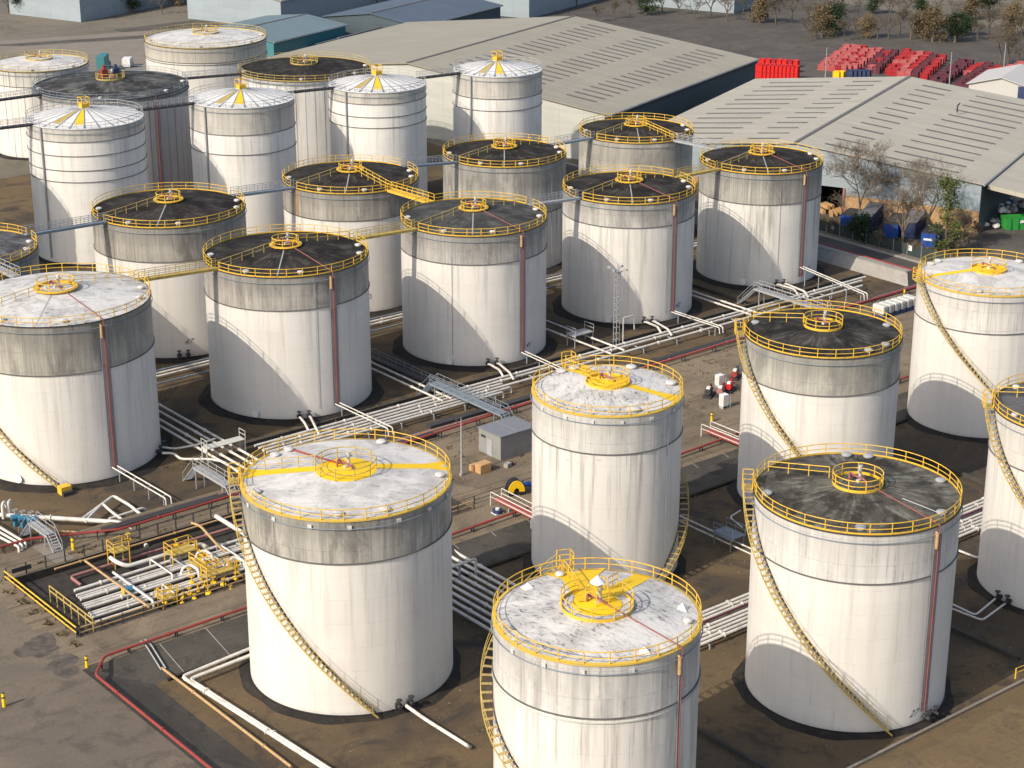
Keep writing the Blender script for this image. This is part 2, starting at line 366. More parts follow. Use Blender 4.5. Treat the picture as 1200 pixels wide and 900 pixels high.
# service road embankment, with the sunken pipe pit left open
PX0, PX1, PY0, PY1 = 71.6, 121.0, 156.3, 172.6
rd = MB()
def top(x0, y0, x1, y1, z=RZ): rd.add([(x0, y0, z), (x1, y0, z), (x1, y1, z), (x0, y1, z)], [(0, 1, 2, 3)])
top(68.7, 150, PX0, 179.2); top(PX0, 150, PX1, PY0); top(PX0, PY1, PX1, 179.2); top(PX1, 150, 229, 179.2)
rd.add([(229, 150, RZ), (238, 150, 0), (238, 179.2, 0), (229, 179.2, RZ)], [(0, 1, 2, 3)])
structure('service_road', rd, M['road'])
structure('yard', MB().add([(-200, -150, RZ), (68.7, -150, RZ), (68.7, 179.2, RZ), (-200, 179.2, RZ)], [(0, 1, 2, 3)]), M['yard'])
bk = MB()
bk.add([(68.7, 150, RZ), (229, 150, RZ), (236, 145, 0), (73.7, 145.2, 0)], [(0, 1, 2, 3)])
bk.add([(68.7, -150, RZ), (68.7, 150, RZ), (73.7, 145.2, 0), (73.7, -150, 0)], [(0, 1, 2, 3)])
bk.add([(-200, 179.2, RZ), (229, 179.2, RZ), (231, 181.6, 0), (-200, 181.6, 0)], [(0, 1, 2, 3)])
structure('embankment', bk, M['bank'])
jb = MB()
for i in range(30):
    x = 77+5.2*i
    jb.add([(x, 150, RZ+.01), (x+.10, 150, RZ+.01), (x+.10, 145.3, .03), (x, 145.3, .03)], [(0, 1, 2, 3)])
structure('embankment_joints', jb, M['concrete'])
structure('embankment_kerb', MB().box((150, 144.9, .12), (150, .35, .3)), M['pad'])
pt = MB(); pz = .25
pt.add([(PX0, PY0, pz), (PX1, PY0, pz), (PX1, PY1, pz), (PX0, PY1, pz)], [(0, 1, 2, 3)])
for a, b in (((PX0, PY0), (PX1, PY0)), ((PX1, PY0), (PX1, PY1)), ((PX1, PY1), (PX0, PY1)), ((PX0, PY1), (PX0, PY0))):
    pt.add([(*a, pz), (*b, pz), (*b, RZ), (*a, RZ)], [(0, 1, 2, 3)])
structure('pipe_pit', pt, M['pit'])
sb = MB()
sb.add([(60, 93, .01), (270, 93, .01), (270, 89.5, 1.5), (60, 89.5, 1.5)], [(0, 1, 2, 3)])
sb.add([(60, 89.5, 1.5), (270, 89.5, 1.5), (270, 40, 1.5), (60, 40, 1.5)], [(0, 1, 2, 3)])
structure('sand_bank', sb, M['sand'])
structure('bank_edge_kerb', MB().box((165, 93.05, .15), (190, .3, .35)), M['track'])
# far side: access road with kerb, yards
structure('access_road', MB().add([(234.5, 120, .02), (241, 120, .02), (241, 420, .02), (234.5, 420, .02)], [(0, 1, 2, 3)]), M['asphalt'])
structure('road_kerb', MB().box((241.4, 270, .1), (.5, 300, .22)).box((234.2, 270, .1), (.4, 300, .22)), M['concrete'])
structure('recycling_yard', MB().add([(246, 120, .01), (440, 120, .01), (440, 480, .01), (246, 480, .01)], [(0, 1, 2, 3)]), M['asphalt'])
structure('concrete_path', MB().add([(77.4, 173, RZ+.006), (79.6, 173, RZ+.006), (79.3, 178.6, RZ+.006), (77.2, 178.6, RZ+.006)], [(0, 1, 2, 3)]), M['track'])
wet = NT('damp_dark_stain', .6, 0, .25); wet.color(wet.mix(wet.ramp(wet.noise(wet.obj, .9, 6, .7), .35, .65), (.075, .062, .052), (.135, .113, .092)))
def blob(name, cx, cy, rx, ry, z, seed):
    rnd = random.Random(seed); n = 40; ph = [rnd.uniform(0, 6.28) for _ in range(4)]
    pts = []
    for i in range(n):
        a = 2*pi*i/n; k = 1+.22*sin(2*a+ph[0])+.13*sin(3*a+ph[1])+.1*sin(5*a+ph[2])+.06*sin(9*a+ph[3])
        pts.append((cx+rx*k*cos(a), cy+ry*k*sin(a), z))
    structure(name, MB().add(pts, [tuple(range(n))]), wet.m)
c = at(45, 758, RZ); blob('damp_patch', c[0], c[1], 1.9, 2.4, RZ+.005, 1)
c = at(75, 780, RZ); blob('damp_patch', c[0], c[1], 1.6, 2.2, RZ+.005, 2)

# ------------------------------------------------------------------ storage tanks
ME = {}
def post_mesh(h=1.1, r=.05):
    k = ('post', h, r)
    if k not in ME:
        ME[k] = MB().tube([(0, 0, 0), (0, 0, h)], r, 6).mesh('post'); ME[k].materials.append(M['yellow'])
    return ME[k]
def pm(mat, h=1.1, r=.05):
    k = ('post', mat, h, r)
    if k not in ME:
        ME[k] = MB().tube([(0, 0, 0), (0, 0, h)], r, 6).mesh('post'); ME[k].materials.append(M[mat])
    return ME[k]
def shared(key, fn, mat):
    if key not in ME:
        ME[key] = fn().mesh(key.split('|')[0], 35); ME[key].materials.append(M[mat])
    return ME[key]

TANK = {}
def spans(gaps):
    """angle intervals of a full circle left between the gaps (centre, half width)"""
    if not gaps: return [(0, 2*pi)]
    g = sorted(((c-w) % (2*pi), w*2) for c, w in gaps); out = []
    for i, (s, w) in enumerate(g):
        a = s+w; b = g[(i+1) % len(g)][0]
        if b <= a-1e-6 or len(g) == 1: b = g[(i+1) % len(g)][0]+2*pi
        if b-a > .02 and b-a < 2*pi: out.append((a, b))
    return out

def tank(key, label, x, y, r, h, roof, shell, bandz, apex=1.3, rail='yellow', curb=None, gaps=(), nposts=None, ringr=1.7, ringm='yellow',
         girders=(), dome_at=(), upper=None, group=None, simple=False):
    t = thing('storage_tank', label, 'storage tank', (x, y, 0), 0, group); TANK[key] = dict(o=t, x=x, y=y, r=r, h=h, apex=apex)
    n = 96
    MB().lathe([(r, .3), (r, h-bandz)], n).build('shell', shell, t, 60)
    if upper: MB().lathe([(r, h-bandz), (r, h)], n).build('upper_course', upper, t, 60)
    else: MB().lathe([(r, h-bandz), (r, h)], n).build('upper_course', shell, t, 60)
    MB().lathe([(r+.02, h), (r+.02, h+.03), (ringr*.5, h+apex*(1-ringr*.5/r)), (.01, h+apex*(1-ringr*.5/r)+.02)], n).build('roof', roof, t, 20)
    MB().lathe([(r-.02, .02), (r+.16, .02), (r+.16, .32), (r-.02, .32)], n).build('base_ring', M['black'], t, 40)
    wd = 1.55 if key[0] == 'T' else .95
    fb = MB().lathe([(r+.1, .26), (r+.4, .24), (r+wd*.8, .05), (r+wd, .012)], n)
    rq = random.Random(key); ph = [rq.uniform(0, 6.28) for _ in range(3)]
    fb.v = [(x_, y_, z_) if z_ > .1 else (x_*(1+.018*sin(5*atan2(y_, x_)+ph[0])+.012*sin(13*atan2(y_, x_)+ph[1])), y_*(1+.018*sin(5*atan2(y_, x_)+ph[0])+.012*sin(13*atan2(y_, x_)+ph[1])), z_) for x_, y_, z_ in fb.v]
    fb.build('foundation', M['pad'], t, 50)
    MB().ring(r+.02, h-.01, .16, .10, n).build('rim_angle', M[{'yellow': 'curb'}.get(curb, curb) or 'dark_steel'], t, 40)
    if curb == 'yellow': MB().add([(q*cos(2*pi*i/n), q*sin(2*pi*i/n), h+.055+(.0 if q > r-.1 else apex*.45/r)) for i in range(n) for q in (r+.05, r-.24)], [(2*i, 2*((i+1) % n), 2*((i+1) % n)+1, 2*i+1) for i in range(n)]).build('painted_edge', M['curb'], t, 30)
    for k, dz in enumerate((bandz,)+tuple(girders)):
        MB().ring(r+.05, h-dz, .13, .10, n).build('wind_girder', M['girder'] if k == 0 or key[0] == 'K' else M['offwhite'], t, 40)
    MB().arc(r+.14, h-.75, .045, n=n).build('spray_ring', M['galv_blue'], t, 40)
    # guard rail round the rim
    npst = nposts or int(2*pi*r/1.95)
    rb = MB(); sp = spans(gaps); rr = r-.05
    for a0, a1 in sp:
        m = max(4, int((a1-a0)/(2*pi)*n))
        for z, q in ((1.1, .045), (.58, .038)): rb.arc(rr, h+z, q, a0, a1, m)
        curb or rb.ring(rr, h+.12, .03, .16, m, a0, a1)
    far = key[0] in 'KD'; pp = []
    for a0, a1 in sp:
        m = max(1, round((a1-a0)/(2*pi)*npst)); full = a1-a0 > 6.28
        for i in range(m if full else m+1):
            a = a0+(a1-a0)*i/m; p = (rr*cos(a), rr*sin(a), h)
            if far: rb.tube([p, (p[0], p[1], h+1.1)], .045, 4)
            else: pp.append(p)
    ro = rb.build('rim_railing', M[rail], t, 40)
    for p in pp: link('post', pm(rail), ro, p)
    return t
def zr(key, d): T = TANK[key]; return T['h']+T['apex']*(1-d/T['r'])
def ang(key, px, py, z=None):
    T = TANK[key]; p = at(px, py, T['h'] if z is None else z); return atan2(p[1]-T['y'], p[0]-T['x'])

def centre_ring(key, rr, mat='yellow', deck=None, n=10, gap=(), toe=True):
    T = TANK[key]; z = zr(key, rr)
    rb = MB()
    for a0, a1 in spans(gap):
        m = max(6, int(40*(a1-a0)/(2*pi)))
        rb.arc(rr, z+1.15, .05, a0, a1, m); rb.arc(rr, z+.62, .042, a0, a1, m)
        if toe: rb.ring(rr, z+.12, .05, .30, m, a0, a1)
    o = rb.build('centre_railing', M[mat], T['o'], 40)
    for a0, a1 in spans(gap):
        m = max(1, round(n*(a1-a0)/(2*pi)))
        for i in range(m if a1-a0 > 6.28 else m+1):
            a = a0+(a1-a0)*i/m; link('post', pm(mat, 1.15, .055), o, (rr*cos(a), rr*sin(a), z))
    if deck: MB().lathe([(rr, z+.02), (rr*.55, zr(key, rr*.55)+.03), (.01, zr(key, 0)+.04)], 40).build('painted_roof_disc', M[deck], T['o'], 30)
    # gauge fittings in the middle
    g = MB().tube([(.5, .2, z), (.5, .2, z+1.5)], .13, 10).tube([(.5, .2, z+1.3), (.5, .2, z+1.6)], .2, 10)
    g.box((.1, -.2, z+.3), (.8, .3, .4)).tube([(.1, .1, z+1.1), (.9, .3, z+1.1)], .08, 6); g.build('gauge_well', M['hatch'], T['o'], 40)
    v = MB().tube([(-.6, .5, z+.1), (-.6, .5, z+.8), (-.1, .9, z+.8), (.2, .9, z+.2)], .1, 8, .2).tube([(-.1, .9, z+.8), (.2, -.8, z+.5), (.2, -.8, z)], .1, 8, .2)
    v.build('roof_valve', M['red_dull'], T['o'], 40)

def radial_strip(key, a, d0, d1, w, mat, name='painted_walkway', w1=None, dz=.03):
    T = TANK[key]; ca, sa = cos(a), sin(a); mb = MB(); N = 8; vs = []
    for i in range(N+1):
        d = d0+(d1-d0)*i/N; ww = w+((w1 or w)-w)*max(0, (i/N-.75)*4)
        z = zr(key, hypot(d, 0))+dz
        for s in (-1, 1): vs.append((d*ca-s*ww/2*sa, d*sa+s*ww/2*ca, z))
    mb.add(vs, [(2*i, 2*i+2, 2*i+3, 2*i+1) for i in range(N)])
    return mb.build(name, M[mat], T['o'], None)
def radial_rail(key, a, d0, d1, mat='yellow', off=0.0, np_=None):
    T = TANK[key]; ca, sa = cos(a), sin(a)
    P = lambda d, z: (d*ca-off*sa, d*sa+off*ca, zr(key, d)+z)
    o = MB().tube([P(d0, 1.1), P(d1, 1.1)], .045, 6).tube([P(d0, .58), P(d1, .58)], .038, 6).build('walkway_rail', M[mat], T['o'])
    m = np_ or max(2, int(abs(d1-d0)/1.6))
    for i in range(m+1):
        d = d0+(d1-d0)*i/m; link('post', pm(mat), o, P(d, 0))
def roof_line(key, a, d0, d1, mat='galv', r=.07, name='roof_pipe'):
    T = TANK[key]; MB().tube([(d*cos(a), d*sin(a), zr(key, d)+.12) for d in (d0, d1)], r, 6).build(name, M[mat], T['o'])
def riser(key, a, tray='tray', roof=True, d0=1.5, zb=1.4, orange=True, wide=.85, main=True):
    """red foam main over the roof and down the shell with its tray and two conduits"""
    T = TANK[key]; r, h = T['r'], T['h']; ca, sa = cos(a), sin(a)
    def Q(d, s, z): return (d*ca-s*sa, d*sa+s*ca, z)
    pts = [Q(d0, 0, zr(key, d0)+.2), Q(r-.1, 0, h+.22), Q(r+.24, 0, h+.1), Q(r+.24, 0, zb)]
    if main: MB().tube(pts if roof else pts[2:], .055, 8, .25).build('foam_main', M['red_dull'], T['o'], 50)
    b = MB(); b.box((0, 0, 0), (.06, wide, h-zb-.6)); b.v = [Q(r+.09+x, y, z+(h-.6+zb)/2) for x, y, z in b.v]
    if main: b.build('cable_tray', M[tray], T['o'], None)
    for s in (-wide*.56, wide*.56) if main else (0,):
        MB().tube([Q(r+.13, s, h-.9), Q(r+.13, s, zb)], .04, 6).build('conduit', M['galv_blue'], T['o'], 50)
    if main: MB().tube([Q(r+.16, wide*.25, h-.7), Q(r+.16, wide*.25, zb)], .045, 6).build('foam_branch', M['pink'], T['o'], 50)
    if orange:
        MB().tube([Q(r+.3, -.35, h-.5), Q(r+.3, -.35, h-2.0)], .17, 8).tube([Q(r+.1, -.35, h-.45), Q(r+.3, -.35, h-.5)], .1, 6).build('foam_pourer', M['orange'], T['o'], 50)
def hatches(key, lst, mat='hatch', rad=.5, d=None, name='roof_hatch'):
    T = TANK[key]; me = shared('roof_hatch|%s%.2f' % (mat, rad), lambda: MB().lathe([(rad*.75, 0), (rad*.75, .2)], 14).dome((0, 0, .17), rad, .24), mat)
    for a in lst:
        dd = (d or T['r']-1.0); link(name, me, T['o'], (dd*cos(a), dd*sin(a), zr(key, dd)), a)
def cones(key, lst, d=None):
    T = TANK[key]; me = shared('cone_vent|w', lambda: MB().lathe([(.62, 0), (.02, .5)], 4), 'white')
    for a, dd in lst: link('vent_cowl', me, T['o'], (dd*cos(a), dd*sin(a), zr(key, dd)), a+.4)
def manhole(key, a, z=.95, rad=.5):
    T = TANK[key]; d = T['r']; P = lambda q: ((d+q)*cos(a), (d+q)*sin(a), z)
    o = MB().tube([P(-.05), P(.22)], rad*.85, 20).build('shell_manhole', M['galv'], T['o'], 40)
    MB().tube([P(.22), P(.32)], rad, 20).build('cover', M['white'], o, 40)
def foam_boxes(key, lst):
    T = TANK[key]; me = shared('foam_box|b', lambda: MB().box((0, 0, 0), (.12, .42, .4)), 'hatch')
    for a in lst: link('foam_box', me, T['o'], ((T['r']+.09)*cos(a), (T['r']+.09)*sin(a), T['h']-.62), a)
def nozzle(key, a, n=2, sep=1.2):
    """outlet valve stubs at the foot of the shell"""
    T = TANK[key]
    for i in range(n):
        aa = a+(i-(n-1)/2)*sep/T['r']; P = lambda q, z: ((T['r']+q)*cos(aa), (T['r']+q)*sin(aa), z)
        b = MB().tube([P(-.1, .8), P(.9, .8)], .2, 10).tube([P(.35, .8), P(.47, .8)], .34, 12).tube([P(.62, .8), P(.62, 1.5)], .1, 8)
        b.tube([P(.62, 1.45), P(.62, 1.52)], .3, 12); b.build('outlet_valve', M['dark_steel'], T['o'], 40)
def stair(key, a0, sgn, slope, zend=.4, zs=None):
    """open steel stair winding down the shell; slope = metres of drop per metre of run"""
    T = TANK[key]; r, h = T['r'], T['h']; z0 = zs or h+.1; k = sgn/(slope*(r+.5))
    A = lambda z: a0+(z0-z)*k
    s = thing_part = bpy.data.objects.new('spiral_stair', None); COL.objects.link(s); s.parent = T['o']
    N = 70; zsx = [z0+(zend-z0)*i/N for i in range(N+1)]
    for rr, nm in ((r+.06, 'inner_stringer'), (r+1.0, 'outer_stringer')):
        b = MB(); vs = []; fs = []
        for z in zsx:
            a = A(z)
            for q, dz in ((0, -.14), (.05, -.14), (.05, .06), (0, .06)): vs.append(((rr+q)*cos(a), (rr+q)*sin(a), z+dz))
        for i in range(N):
            for j in range(4): fs.append((4*i+j, 4*i+(j+1) % 4, 4*i+4+(j+1) % 4, 4*i+4+j))
        b.add(vs, fs); b.build(nm, M['yellow_old' if nm[0] == 'o' else 'dark_steel'], s, 40)
    me = shared('tread|t', lambda: MB().box((0, 0, 0), (.92, .30, .05)), 'tread')
    n = int((z0-zend)/.42)
    for i in range(n):
        z = z0-.2-i*.42; a = A(z); link('tread', me, s, ((r+.56)*cos(a), (r+.56)*sin(a), z), a)
    b = MB(); rr = r+1.03
    for dz, q in ((1.05, .032), (.6, .024)): b.tube([(rr*cos(A(z)), rr*sin(A(z)), z+dz) for z in zsx], q, 5)
    for i in range(0, n, 3):
        z = z0-.2-i*.42; a = A(z); b.tube([(rr*cos(a), rr*sin(a), z-.1), (rr*cos(a), rr*sin(a), z+1.05)], .028, 5)
    b.build('handrail', M['yellow_old'], s, 40)
    # landing with a gate at the rim
    a = a0-sgn*.07; P = lambda d, e, z: (d*cos(a)-e*sin(a), d*sin(a)+e*cos(a), z)
    g = MB(); g.tube([P(r+1.05, -.6, h), P(r+1.05, -.6, h+1.5)], .06, 6).tube([P(r+1.05, .6, h), P(r+1.05, .6, h+1.5)], .06, 6)
    g.tube([P(r+.1, -.6, h), P(r+.1, -.6, h+1.5)], .06, 6).tube([P(r+.1, .6, h), P(r+.1, .6, h+1.5)], .06, 6)
    for zz in (1.5, 1.0, .5):
        g.tube([P(r+1.05, -.6, h+zz), P(r+1.05, .6, h+zz)], .04, 6)
        for e in (-.6,): g.tube([P(r+.1, e, h+zz), P(r+1.05, e, h+zz)], .04, 6)
    g.build('landing_gate', M['yellow'], s, 40)
    l = MB(); l.box((0, 0, 0), (1.1, 1.3, .08)); l.v = [P(r+.55+x, y, h+z) for x, y, z in l.v]; l.build('landing', M['yellow_old'], s, None)
def number(key, txt, a, z, size=1.3, lean=0.0):
    T = TANK[key]; cu = bpy.data.curves.new('n', 'FONT'); cu.body = txt; cu.size = size; cu.align_x = 'CENTER'; cu.resolution_u = 3
    o = bpy.data.objects.new('n', cu); COL.objects.link(o); bpy.context.view_layer.update()
    me = bpy.data.meshes.new_from_object(o.evaluated_get(bpy.context.evaluated_depsgraph_get())); bpy.data.objects.remove(o)
    r = T['r']+.012
    for v in me.vertices:
        x, y = v.co.x+lean*v.co.y, v.co.y; aa = a+x/r; v.co = (r*cos(aa), r*sin(aa), z+y)
    me.materials.clear(); me.materials.append(M['number'])
    q = bpy.data.objects.new('painted_number', me); COL.objects.link(q); q.parent = T['o']

def sm(key, band_from_base, **k): return shell_mat('shell_paint_'+key, band_from_base, seed=len(bpy.data.materials)*.173, **k)

TN = {  # x, y, r, h, depth of the upper course
 'B': (90.34, 136.06, 9.8, 19.92, 4.2), 'Z': (124.88, 103.66, 9.4, 19.92, 4.7), 'F': (90.17, 100.44, 8.3, 19.9, 4.6), 'C': (125.12, 138.32, 7.94, 19.9, 4.1),
 'R': (156.75, 136.75, 8.95, 19.91, 4.4), 'RW': (192.02, 140.59, 8.75, 19.04, 4.9), 'RR': (159.0, 103.74, 8.56, 19.9, 4.6),
 'T1': (94.27, 203.66, 11.18, 20.11, 6.0), 'T2': (94.26, 231.4, 9.8, 19.92, 5.0), 'T3': (127.22, 235.06, 10.86, 19.28, 4.9), 'T4': (127.29, 204.19, 10.78, 19.45, 4.4),
 'T5': (158.8, 204.47, 10.35, 19.02, 4.0), 'T6': (188.26, 204.14, 9.99, 18.57, 3.5), 'T7': (217.24, 204.55, 9.76, 18.43, 4.85), 'T8': (158.88, 235.3, 10.41, 18.78, 4.1),
 'T9': (189.99, 236.28, 10.09, 17.78, 8.0), 'T10': (217.68, 234.58, 9.79, 17.9, 8.5),
 'K1': (138.93, 283.39, 9.52, 22.82, 2.1),'K0': (108.4, 285.0, 9.5, 22.8, 2.1), 'K2': (167.29, 280.64, 9.06, 22.8, 4.6), 'K3': (192.78, 276.1, 8.71, 22.8, 2.0), 'K4': (218.18, 273.39, 8.31, 22.8, 4.0),
 'K5': (166.33, 357.97, 9.8, 17.66, 3.0), 'D1': (161.53, 317.67, 14.17, 20.03, .6), 'D2': (198.32, 308.49, 12.8, 19.99, .6), 'K6': (201.0, 350.6, 12.7, 20.0, 3.0)}
def mk(key, label, roof, streak=.5, ubase=(0.446, 0.426, 0.374), base=(.70, .67, .615), dark=(.14, .132, .12), ribs=0, **k):
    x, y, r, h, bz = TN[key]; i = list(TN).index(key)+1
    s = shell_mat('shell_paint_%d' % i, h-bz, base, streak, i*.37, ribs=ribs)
    u = shell_mat('upper_course_paint_%d' % i, h-bz*.5, base, streak, i*.53, True, dark, ubase, ribs=ribs, grime={'F': .3, 'C': .22, 'Z': .12, 'RW': .1, 'RR': .15}.get(key, .2 if key[0] == 'K' else .6))
    return tank(key, label, x, y, r, h, roof, s, bz, upper=u, **k)
AW, AE = pi, 0.0                      # bridge sides along a row
g = .075
mk('B', 'nearest big white tank with a yellow cross path on its pale roof', roof_white('pale_roof_1', .2, .45), .35, apex=1.2, curb='yellow', gaps=[(ang('B', 281, 560) if 'B' in TANK else R(160), .07)], ringr=1.0)
mk('F', 'white tank cut by the bottom edge, yellow V path and cone cowls on its roof', roof_white('pale_roof_2', .9, .9), .7, ubase=(.66, .64, .60), dark=(.25, .245, .24), apex=1.25, curb='yellow', ringr=1.0, girders=(4.95,))
mk('C', 'slim white tank with a flaking white roof and yellow path beside the grey shed', roof_white('pale_roof_3', 1.7, .95), .75, ubase=(.60, .58, .535), dark=(.34, .325, .30), apex=1.2, curb='yellow', ringr=1.0)
mk('Z', 'big white tank numbered 27 with a sooty roof and yellow centre ring', roof_dark('dark_roof_1', .3, (.036, .033, .028), (.115, .107, .088), .9), .25, ubase=(.68, .655, .61), dark=(.36, .355, .34), apex=1.2, ringr=1.0)
mk('R', 'grey banded tank with a black roof and winding stair, right of the pump sets', roof_dark('dark_roof_2', .7, (.016, .015, .014), (.05, .047, .043), .3), .3, ubase=(0.475, 0.453, 0.383), dark=(.27, .265, .25), apex=1.2, ringr=1.0)
mk('RW', 'cream white tank with a pale yellow rimmed roof beside the white wrapped containers', roof_white('pale_roof_4', 2.3, .4), .2, ubase=(.68, .65, .60), dark=(.42, .40, .37), apex=1.1, curb='yellow', ringr=1.0)
mk('RR', 'half seen white tank with a grey roof at the right edge, winding stair', roof_dark('grey_roof_1', 1.1, (.07, .07, .072), (.12, .12, .12), .3), .4, ubase=(0.627, 0.601, 0.539), dark=(.38, .37, .36), apex=1.1, ringr=1.0)
mk('T1', 'wide tank cut by the left edge with a mottled whitish roof and red riser', roof_white('pale_roof_5', 3.1, .8), .35, ubase=(0.399, 0.379, 0.322), dark=(.16, .155, .15), apex=1.5, curb='dark_steel', ringr=1.6)
dk = [roof_dark('black_roof_%d' % i, i*.9+1) for i in range(6)]
mk('T2', 'small black roofed tank at the left edge with a grey ramp to the whitish roof', roof_dark('mottled_roof', 4, (.05, .05, .055), (.16, .16, .16), .4), .4, dark=(.10, .10, .10), ubase=(0.285, 0.278, 0.252), apex=1.3, gaps=[(AE, g), (-pi/2, g)])
mk('T3', 'black roofed tank painted 47 near its foot', dk[0], .3, ubase=(0.399, 0.370, 0.313), dark=(.13, .125, .12), gaps=[(AW, g), (AE, g)], apex=1.4)
mk('T4', 'black roofed white tank with a red riser, in front of the tank painted 40', dk[1], .3, ubase=(0.437, 0.407, 0.357), dark=(.17, .165, .16), gaps=[(AW, g), (AE, g)], apex=1.4)
mk('T5', 'white tank with a slate grey roof and red riser below the bright yellow bridge', roof_dark('slate_roof', 6.2, (.040, .040, .039), (.085, .084, .080), .35), .35, ubase=(0.475, 0.453, 0.409), dark=(.20, .195, .19), gaps=[(AW, g), (AE, g), (pi/2, g)], apex=1.5)
mk('T6', 'black roofed tank with pale walls right behind the lattice mast', dk[2], .6, ubase=(0.532, 0.509, 0.461), dark=(.26, .255, .25), gaps=[(AW, g), (AE, g)], apex=1.4)
mk('T7', 'black roofed tank with heavy vertical dirt streaks beside the concrete bund wall', dk[3], 1.0, ubase=(0.418, 0.398, 0.348), dark=(.16, .155, .15), base=(.70, .68, .62), gaps=[(AW, g), (pi/2, g)], apex=1.4)
mk('T8', 'black roofed tank painted 40 with a rust streak above the bright yellow bridge', dk[4], .45, ubase=(0.380, 0.352, 0.296), dark=(.14, .135, .13), gaps=[(AW, g), (AE, g), (-pi/2, g)], apex=1.4)
mk('T9', 'grey stained tank with a black roof just behind the slate grey roof', dk[5], .8, ubase=(0.475, 0.453, 0.392), dark=(.20, .195, .185), gaps=[(AW, g), (AE, g)], apex=1.3)
mk('T10', 'low pale tank with a black roof in front of the pale warehouse gable corner', roof_dark('black_roof_7', 8.1), .5, ubase=(0.551, 0.518, 0.435), dark=(.26, .25, .23), gaps=[(AW, g), (-pi/2, g)], apex=1.3)
def cone_roof(i):
    n = NT('white_cone_roof_%d' % i, .6); a = n.noise(n.obj, .9, 5, .7); n.color(n.mix(n.ramp(a, .4, .75), (.74, .72, .68), (.52, .50, .46))); return n.m
KL = {'K1': 'cone roofed white tank with several hoops in front of the huge dark ribbed tank', 'K2': 'cone roofed white tank second in the row, left of the striped dark roofed tank',
      'K3': 'cone roofed white tank with three close hoops between the striped tank and the grey gangway', 'K4': 'cone roofed white tank standing against the pale warehouse gable'}
KL['K0'] = 'cone roofed tank standing just beyond the left edge of the view'
for i, (k_, gs) in enumerate((('K0', (4.4,)), ('K1', (4.4, 6.8, 8.7)), ('K2', (8.0,)), ('K3', (4.3, 6.2)), ('K4', (6.2,)))):
    mk(k_, KL[k_], cone_roof(i), .4, ubase=(0.570, 0.541, 0.479), dark=(.30, .295, .28), base=(.74, .72, .67), apex=1.8, rail='galv', girders=gs, curb='galv', nposts=26, ringr=.8, group='cone roofed tanks at the back')
mk('K5', 'grey roofed white tank in the top left corner', roof_white('grey_roof_2', 5.5, .3), .4, ubase=(0.589, 0.564, 0.496), dark=(.4, .4, .38), apex=1.3, rail='yellow_old', ribs=40)
mk('K6', 'large grey white tank behind the huge dark ribbed tank', roof_white('grey_roof_3', 6.5, .4), .5, ubase=(0.475, 0.444, 0.374), dark=(.3, .29, .27), base=(.62, .60, .55), apex=1.4, rail='yellow_old', girders=(3.4,))
mk('D1', 'huge dark ribbed tank with a sooty roof carrying red and blue fittings', roof_dark('sooty_roof_1', 9, (.03, .03, .03), (.09, .09, .088), .7), .9, base=(.40, .39, .38), ubase=(0.285, 0.278, 0.252), dark=(.12, .12, .12), apex=1.6, rail='galv_blue', ribs=44)
mk('D2', 'striped pale tank with a black roof behind the third cone roofed tank', roof_dark('sooty_roof_2', 10), .9, base=(.66, .64, .60), ubase=(0.532, 0.509, 0.452), dark=(.2, .2, .2), apex=1.5, rail='yellow_old', ribs=44)

# --- fittings of each tank
SL = .98
TANK_a = lambda k_, px, py, z=None: ang(k_, px, py, z)
def stair_px(key, top_px, bot_px, zb, sgn=1):
    a0 = ang(key, *top_px); a1 = ang(key, *bot_px, zb); d = (a1-a0)*sgn % (2*pi)
    T = TANK[key]; return a0, (T['h']-zb)/(d*(T['r']+.5))
a0, slB = stair_px('B', (284, 566), (440, 838), .5); stair('B', a0, 1, slB)
a0, slZ = stair_px('Z', (884, 574), (1030, 845), .5); stair('Z', a0, 1, slZ)
a0 = ang('R', 872, 392); stair('R', a0, 1, (slB+slZ)/2)
a0 = ang('RW', 1074, 330); stair('RW', a0, 1, (slB+slZ)/2)
a0 = ang('RR', 1163, 478); stair('RR', a0, 1, (slB+slZ)/2)
stair('T1', ang('T1', 70, 572, .5)-(20.0/(.9*(11.68))), 1, .9)
stair('F', ang('F', 655, 668), 1, .62)
stair('C', ang('C', 675, 430), -1, .80)
print('STAIR slopes', slB, slZ)
centre_ring('B', 2.85, 'yellow_old', 'yellow_paint', 10, toe=False)
for px, py in ((284, 556), (528, 546)): radial_strip('B', ang('B', px, py), 2.6, 9.7, 1.25, 'yellow_paint', w1=2.6)
radial_rail('B', ang('B', 284, 556), 3.0, 9.4, 'yellow_old', -.6)
roof_line('B', ang('B', 322, 520), 1.0, 9.6, 'red', .09)
hatches('B', [ang('B', p, q) for p, q in ((451, 517), (508, 560), (397, 602), (309, 578), (318, 535), (334, 528), (451, 600))])
foam_boxes('B', [ang('B', p, q, 19) for p, q in ((296, 595), (325, 610), (367, 616), (409, 615), (458, 607), (492, 597), (517, 583))])
centre_ring('F', 2.9, 'yellow', None, 10, gap=[(ang('F', 672, 668), .3), (ang('F', 766, 666), .3)])
radial_strip('F', ang('F', 672, 667), 0.2, 8.2, 3.0, 'yellow_paint', w1=5.4); radial_strip('F', ang('F', 766, 665), 0.2, 8.2, 1.5, 'yellow_paint', dz=.045)
MB().lathe([(2.0, zr('F', 2.0)+.06), (.02, zr('F', 0)+.07)], 30).build('painted_roof_disc', M['yellow_paint'], TANK['F']['o'], 30)
radial_rail('F', ang('F', 672, 667), 2.9, 8.2, 'yellow', .9); radial_rail('F', ang('F', 766, 665), 2.9, 4.6, 'yellow', .6, 2)
cones('F', [(ang('F', p, q), d) for p, q, d in ((613, 690, 7.0), (803, 716, 6.9), (745, 758, 7.3))])
T = TANK['F']; z = zr('F', .6)
b = MB()
